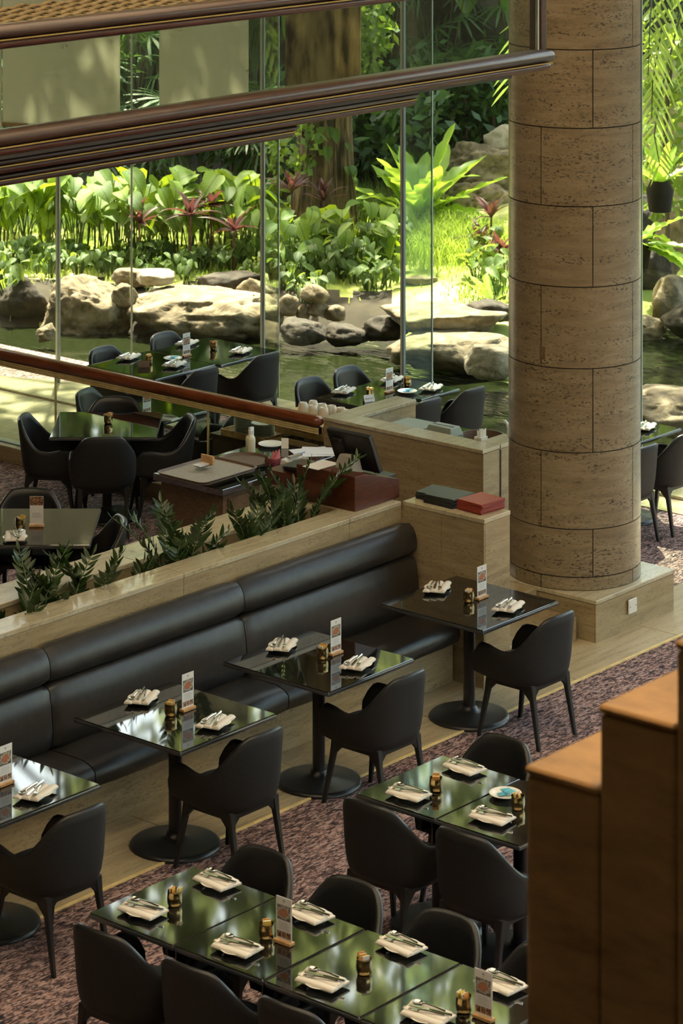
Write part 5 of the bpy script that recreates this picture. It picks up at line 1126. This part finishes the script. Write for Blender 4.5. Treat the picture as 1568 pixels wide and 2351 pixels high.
for k, (px, py, h, lab) in enumerate(((320, 612, .50, 'dark red cordyline left of the tall red one'), (437, 622, .62, 'tall red cordyline in the middle of the thicket'), (537, 625, .46, 'slim reddish cordyline right of the tall red one'), (485, 600, .62, 'small red cordyline among the broad leaves'), (670, 575, .68, 'pale reddish cordyline by the vine-hung trunk'), (742, 570, .55, 'low reddish cordyline at the foot of the trunk'),
                                    (1128, 560, .30, 'dark purple cordyline beside the column'), (10, 560, .75, 'red-leaved cordyline at the left frame edge'))):
    r = random.Random(500 + k); b, D = G(px, py); t = thing('cordyline', lab, 'plant', b, 0, 'red cordylines')
    MB().tube([(0, 0, -.05), (.01, .01, h * .5), (0, 0, h)], .016, 6, .012).ob('stem', 'stem_red', t, smooth=True)
    crown(t, 'leaf', TI, Vector((0, 0, h)), 15, r, (.15, 1.4), (.75, 1.25))
def nestfern(px, py, n, label, seed, sc=(.8, 1.1), az=None, el=(.35, 1.35), D=None, z=None):
    r = random.Random(seed)
    if D is None: b, D = G(px, py)
    else: b = PD(px, py, D)
    t = thing('nest_fern', label, 'fern', b, 0, 'bird nest ferns')
    MB().lathe([(.0, -.3), (.12, -.28), (.15, -.05), (.10, .05), (.0, .04)], 14).ob('root_ball', 'soil', t, smooth=True)
    crown(t, 'frond', NEST, Vector((0, 0, 0)), n, r, el, sc, az, .2)
nestfern(962, 500, 24, 'large sunlit bird nest fern left of the column', 600, (.95, 1.25), None, (.35, 1.3))
nestfern(1515, 425, 16, 'upright bird nest fern right of the column', 601, (.45, .62), None, (.5, 1.35), D=30.5)
nestfern(1462, 560, 9, 'wavy bird nest fern arching over the water right of the column', 602, (.6, .85), (YAW - 2.6, YAW - .6), (-.35, .7), D=29.5)
nestfern(1130, 700, 8, 'dark small fern at the column outline', 603, (.35, .5), None, (.1, 1.0))
for k, (px, py) in enumerate(((1095, 645), (1125, 655), (1150, 690), (1110, 600), (1160, 640))):
    bigleaf(px, py, R.uniform(.25, .45), 10, 1500 + k, 'dark leafy plant crowding the column outline', MID, (.7, 1.2), name='leafy_shrub', grp='plants beside the column', spread=.25)
for k, (px, py) in enumerate(((1105, 580), (1150, 605))):
    r = random.Random(1520 + k); b, D = G(px, py); t = thing('purple_bromeliad', ('purple-leaved rosette at the edge of the tall grass', 'purple-leaved rosette hidden by the column')[k], 'plant', b); MB().tube([(0, 0, -.05), (0, 0, .15)], .03, 6).ob('stem', 'stem_red', t); crown(t, 'leaf', TI, Vector((0, 0, .12)), 20, r, (-.1, 1.2), (.8, 1.2))
# grass
def grass(px0, px1, py0, py1, n, label, h=(.2, .4), mat='leaf_grass', nm='long_grass', seed=1):
    r = random.Random(seed); V = []; F = []
    for k in range(n):
        b, D = G(r.gauss((px0 + px1) / 2, (px1 - px0) / 3.2) if nm != 'long_grass' or px1 - px0 < 400 else r.uniform(px0, px1), r.gauss((py0 + py1) / 2, (py1 - py0) / 3.2)); a = r.uniform(0, 2 * pi); hh = r.uniform(*h); w = .006; l = hh * r.uniform(.2, .8); i = len(V)
        dx, dy = cos(a), sin(a)
        for u, ww in ((0, 1), (.5, .9), (1, .1)):
            c_ = b + Vector((dx * l * u * u, dy * l * u * u, hh * (u - .25 * u * u))); V += [c_ + Vector((-dy * w * ww, dx * w * ww, 0)), c_ - Vector((-dy * w * ww, dx * w * ww, 0))]
        F += [(i, i + 2, i + 3, i + 1), (i + 2, i + 4, i + 5, i + 3)]
    tag(ob(nm, mk(nm, V, F, mat, True)), label, 'grass', kind='stuff')
grass(900, 1130, 535, 610, 2600, 'tall sunlit grass below the large fern', (.22, .42))
grass(-40, 900, 520, 640, 5200, 'short bright grass of the lawn between the plants', (.05, .14), seed=2)
grass(760, 1000, 440, 520, 900, 'dark grass at the foot of the trunk and fern', (.2, .4), 'leaf_mid', seed=3)
grass(1040, 1180, 640, 720, 900, 'low green ground cover among the path stones', (.03, .1), 'leaf_mid', 'ground_cover', seed=4)
def crownleaves(t, c, rad, n, mat, seed, L=.16, W=.08):
    r = random.Random(seed); V = []; F = []
    for k in range(n):
        while True:
            p = Vector((r.uniform(-1, 1), r.uniform(-1, 1), r.uniform(-1, 1)))
            if .35 < p.length < 1: break
        p = Vector((p.x * rad[0], p.y * rad[1], p.z * rad[2])) + c; d = Vector((r.gauss(0, 1), r.gauss(0, 1), r.gauss(-.5, .8))).normalized(); s_ = d.cross(Vector((r.gauss(0, 1), r.gauss(0, 1), r.gauss(0, 1)))).normalized(); l = L * r.uniform(.7, 1.3); w = W * r.uniform(.7, 1.3); i = len(V)
        V += [p, p + d * l * .5 + s_ * w / 2, p + d * l, p + d * l * .5 - s_ * w / 2]; F += [(i, i + 1, i + 2, i + 3)]
    o = ob('foliage', mk('foliage', V, F, mat, False), t); o['kind'] = 'stuff'; return o
# dark fan palms at the back
FAN = []
for s_ in range(2):
    V = []; F = []; n = 10
    for k in range(n):
        a = radians(-105 + 210 * k / (n - 1)); d = Vector((sin(a), cos(a), 0)); sd = Vector((cos(a), -sin(a), 0)); i = len(V)
        for u, w in ((.06, .006), (.5, .020), (.85, .015), (1, .002)):
            c_ = d * .42 * u + Vector((0, 0, -.12 * u * u * (1 + s_))); V += [c_ - sd * w, c_ + sd * w]
        F += [(i + 2 * j, i + 2 * j + 1, i + 2 * j + 3, i + 2 * j + 2) for j in range(3)]
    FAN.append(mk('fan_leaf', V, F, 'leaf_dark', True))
def fanpalm(px, py, h, n, seed, D=None, label='dark fan palm clump in the shade behind the thicket'):
    r = random.Random(seed); b, D_ = G(px, py) if D is None else (PD(px, py, D), D)
    t = thing('fan_palm', label, 'palm', b, 0, 'shaded fan palms'); st = MB()
    for k in range(n):
        a = r.uniform(0, 2 * pi); hh = h * r.uniform(.35, 1.1); top = Vector((cos(a) * r.uniform(.1, .5), sin(a) * r.uniform(.1, .4), hh)); st.tube([(0, 0, 0), top * .6 + Vector((0, 0, .08)), top], .009, 5)
        e = r.uniform(-.6, .5); aa = a + r.uniform(-.6, .6); d = Vector((cos(aa) * cos(e), sin(aa) * cos(e), sin(e)))
        ob('fan_leaf', FAN[r.randrange(2)], t, Matrix.Translation(top) @ frame(d, Vector((0, 0, 1))) @ Matrix.Rotation(r.uniform(-.6, .6), 4, 'Y') @ Matrix.Scale(r.uniform(.8, 1.3), 4))
    st.ob('canes', 'stem_brown', t, smooth=True)
for k in range(11): fanpalm(40 + 62 * k, R.uniform(445, 480), R.uniform(1.2, 2.1), 13, 700 + k)
for k, (px, D) in enumerate(((1010, 39), (1090, 40), (870, 38.5), (820, 39.5), (1200, 39))): fanpalm(px, 330, 2.0, 10, 740 + k, D, 'fan palm in the gloom under the rock face')
for k in range(16):
    px = (780 + 32 * k) if k < 14 else (640 + 60 * (k - 14)); bq, D_ = G(px, R.uniform(330, 375) if px > 940 else R.uniform(400, 440)); bs = thing('shade_shrub', 'dark leafy shrub in the gloom below the rock face', 'shrub', bq, 0, 'shaded shrubs at the back')
    o_ = MB().tube([(0, 0, 0), (.02, 0, .4), (0, .02, .8)], .02, 5).ob('stem', 'stem_brown', bs)
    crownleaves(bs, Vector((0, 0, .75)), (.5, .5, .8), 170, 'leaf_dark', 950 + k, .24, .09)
# vine-hung trunk and the dark trunks behind
def trunk(px, py, w, h, label, seed, D=None, mat='bark', lean=0, vines=0):
    r = random.Random(seed); b, D = G(px, py) if D is None else (PD(px, py, D), D)
    t = thing('tree', label, 'tree', b); V = []; F = []; n = 20; m_ = 14
    for i in range(m_):
        u = i / (m_ - 1); rr = w * (.5 + .32 * (1 - u) ** 3)
        for k in range(n):
            a = 2 * pi * k / n; q = rr * (1 + .18 * noise.noise(Vector((cos(a) * 1.5, sin(a) * 1.5, u * 2 + seed))) + .10 * sin(5 * a + seed) * (1 - .5 * u)); V.append((q * cos(a) + lean * h * u, q * sin(a), -.2 + h * u))
    for i in range(m_ - 1): F += [(i * n + k, i * n + (k + 1) % n, (i + 1) * n + (k + 1) % n, (i + 1) * n + k) for k in range(n)]
    MB().add(V, F).ob('trunk', mat, t, smooth=True)
    for k in range(vines):
        a = r.uniform(0, 2 * pi); rr = w * r.uniform(.5, .62); z0 = h * r.uniform(.5, .95); z1 = r.uniform(0, .6)
        MB().tube([(rr * cos(a), rr * sin(a), z0), (rr * cos(a + .1) * 1.06, rr * sin(a + .1) * 1.06, (z0 + z1) / 2), (rr * cos(a - .05) * 1.1, rr * sin(a - .05) * 1.1, z1)], .012, 5, .006).ob('hanging_root', 'stem_brown', t, smooth=True)
    return t, b, h
t, b, h = trunk(745, 520, .50, 6.0, 'thick vine-hung tree trunk in the middle of the garden', 800, vines=26)
crownleaves(t, Vector((FX * 3.2, FY * 3.2, 7.0)), (2.6, 2.6, 1.8), 3000, 'leaf_canopy', 801, .22, .12)
for (dx, z_, n_, sd, m_) in ((.1, 2.0, 420, 806, 'leaf_big'), (-.35, 1.2, 260, 807, 'leaf_mid'), (.5, 2.5, 420, 808, 'leaf_mid')):
    f_ = crownleaves(t, Vector((RX * dx - FX * .45, RY * dx - FY * .45, z_)), (.45, .3, .55), n_, m_, sd, .13, .08); f_.name = 'vine_foliage'
for k in range(26):
    a = YAW + pi + R.uniform(-1.4, 1.4); z = R.uniform(.3, 2.2); M = Matrix.Translation((cos(a) * .42, sin(a) * .42, z)) @ frame(Vector((cos(a), sin(a), -.8)), Vector((0, 0, 1))) @ Matrix.Scale(R.uniform(.6, 1.1), 4); ob('vine_leaf', MID[k % 2], t, M)
for k, (px, D, w, lab) in enumerate(((1040, 40.3, .62, 'dark palm trunk behind the upper balustrade glass'), (1165, 40.6, .66, 'dark palm trunk nearest the column top'), (600, 40.8, .5, 'dark trunk in the gloom left of the vine-hung tree'), (160, 41, .45, 'dark trunk behind the left thicket'))):
    t, b, h = trunk(px, 330, w, 8, lab, 810 + k, D=D, lean=.02)
    crownleaves(t, Vector((0, 0, 7.5)), (2.4, 2.4, 1.2), 900, 'leaf_canopy', 830 + k, .5, .07)
    for j in range(5):
        a = YAW + pi + R.uniform(-1.3, 1.3); M = Matrix.Translation((cos(a) * .5, sin(a) * .5, 4.8 + R.uniform(-.4, .6))) @ frame(Vector((cos(a) * .25, sin(a) * .25, -1)), Vector((cos(a), sin(a), .2))) @ Matrix.Scale(R.uniform(2.2, 3.0), 4); ob('strap_leaf', NEST[2], t, M)
# trees added for shade and table reflections, their crowns unseen above the view
for k, (px, D, z, off, rad, n, lab) in enumerate(((-260, 31.9, 7.6, (3.7, -1.9), (2.6, 2.2, 1.4), 1500, 'wide tree added left of the view to shade the terrace'), (1310, 31.8, 7.8, (-1.2, -1.8), (3.6, 2.8, 1.5), 2300, 'wide tree added behind the column to shade the terrace'), (480, 41.2, 5.4, (0, 0), (2.8, 1.6, 2.8), 1500, 'tree added behind the thicket for shade and table reflections'), (1000, 41.0, 6.8, (0, 0), (2.2, 2.0, 2.6), 2200, 'tree added behind the large fern for shade and table reflections'), (1900, 33.5, 6.0, (0, 0), (2.4, 2.4, 2.2), 2600, 'tree added right of the view for shade and reflections'), (60, 41.0, 5.2, (0, 0), (2.8, 1.6, 2.8), 1500, 'tree added behind the left thicket for shade and table reflections'))):
    t, b, h = trunk(px, 0, .26, z + .1, lab, 850 + k, D=D); t.location.z = gz(D, px); c_ = Vector((RX * off[0] + FX * off[1], RY * off[0] + FY * off[1], z))
    crownleaves(t, c_, rad, n, 'leaf_canopy', 860 + k, .34, .18)
    for j in range(4): a = j * pi / 2 + k; MB().tube([(0, 0, z * .72), (c_.x * .5 + cos(a) * .5, c_.y * .5 + sin(a) * .5, z * .9), (c_.x + cos(a) * rad[0] * .6, c_.y + sin(a) * rad[1] * .6, z + .2)], .07, 6, .02).ob('branch', 'bark', t, smooth=True)
# feather palm hanging into view right of the column
def pinnate(t, pts, L, n, w=.022, mat='leaf_palm', droop=.9):
    pts = [Vector(p) for p in pts]; m_ = len(pts); b = MB().tube(pts, .014, 5, .005)
    fr = b.ob('frond', 'stem_green', t, smooth=True); V = []; F = []
    for k in range(n):
        u = (k + .5) / n * (m_ - 1); i = min(m_ - 2, int(u)); p = pts[i].lerp(pts[i + 1], u - i); d = (pts[i + 1] - pts[i]).normalized(); s_ = d.cross(Vector((-FX, -FY, 0))).normalized(); l = L * (.55 + .45 * sin(pi * (k + 1) / (n + 1)))
        for sg in (-1, 1):
            dd = (d * .8 + s_ * sg * .75 + Vector((0, 0, -.35 * droop))).normalized(); nn = dd.cross(Vector((-FX, -FY, .3))).normalized(); j = len(V)
            for q, ww in ((0, .3), (.3, 1), (.7, .8), (1, .05)): c_ = p + dd * l * q + Vector((0, 0, -.15 * l * q * q)); V += [c_ - nn * w * ww, c_ + nn * w * ww]
            F += [(j + 2 * g, j + 2 * g + 1, j + 2 * g + 3, j + 2 * g + 2) for g in range(3)]
    ob('leaflets', mk('leaflets', V, F, mat, True), fr)
pb = PD(1640, 0, 28.5); tp = thing('feather_palm', 'sunlit feather palm with fronds hanging beside the column', 'palm', (pb.x, pb.y, ZW))
MB().tube([(0, 0, 0), (.05, 0, 2.5), (0, 0, 5.2)], .12, 10, .09).ob('trunk', 'bark', tp, smooth=True)
def loc(px, py, D): v = PD(px, py, D); return v - Vector((pb.x, pb.y, ZW))
pinnate(tp, [loc(1600, -330, 28.2), loc(1530, -200, 27.6), loc(1500, -60, 27.2), loc(1492, 60, 27), loc(1488, 170, 26.9)], .46, 19, .013)
pinnate(tp, [loc(1640, -300, 28.2), loc(1570, -100, 28), loc(1520, 60, 28), loc(1498, 190, 28.4), loc(1496, 270, 28.4)], .36, 15, .013)
pinnate(tp, [loc(1640, -250, 29), loc(1560, 40, 29), loc(1515, 220, 29), loc(1502, 310, 29), loc(1516, 385, 29)], .36, 17, .012)
pinnate(tp, [loc(1760, -300, 28), loc(1700, -100, 27.8), loc(1640, 60, 27.6), loc(1590, 180, 27.5)], .4, 14, .014)
pinnate(tp, [loc(1640, -300, 29), loc(1500, -260, 30), loc(1330, -120, 30.5), loc(1200, 60, 30.8), loc(1165, 210, 31)], .45, 22, .014)
nc = thing('climbing_shrub', 'dark leafy shrub on the sunlit rocks behind the feather palm', 'shrub', PD(1535, 300, 32.5)); crownleaves(nc, Vector((0, 0, .3)), (.9, .9, 1.3), 900, 'leaf_mid', 900, .16, .10); MB().tube([(0, 0, -1.5), (0, .05, 0), (.05, 0, .8)], .03, 6).ob('stem', 'stem_brown', nc)
rock(1440, 60, 1720, 520, 34.5, 'bright sunlit rock slope behind the feather palm', 'rock_pale', seed=70, sub=5)
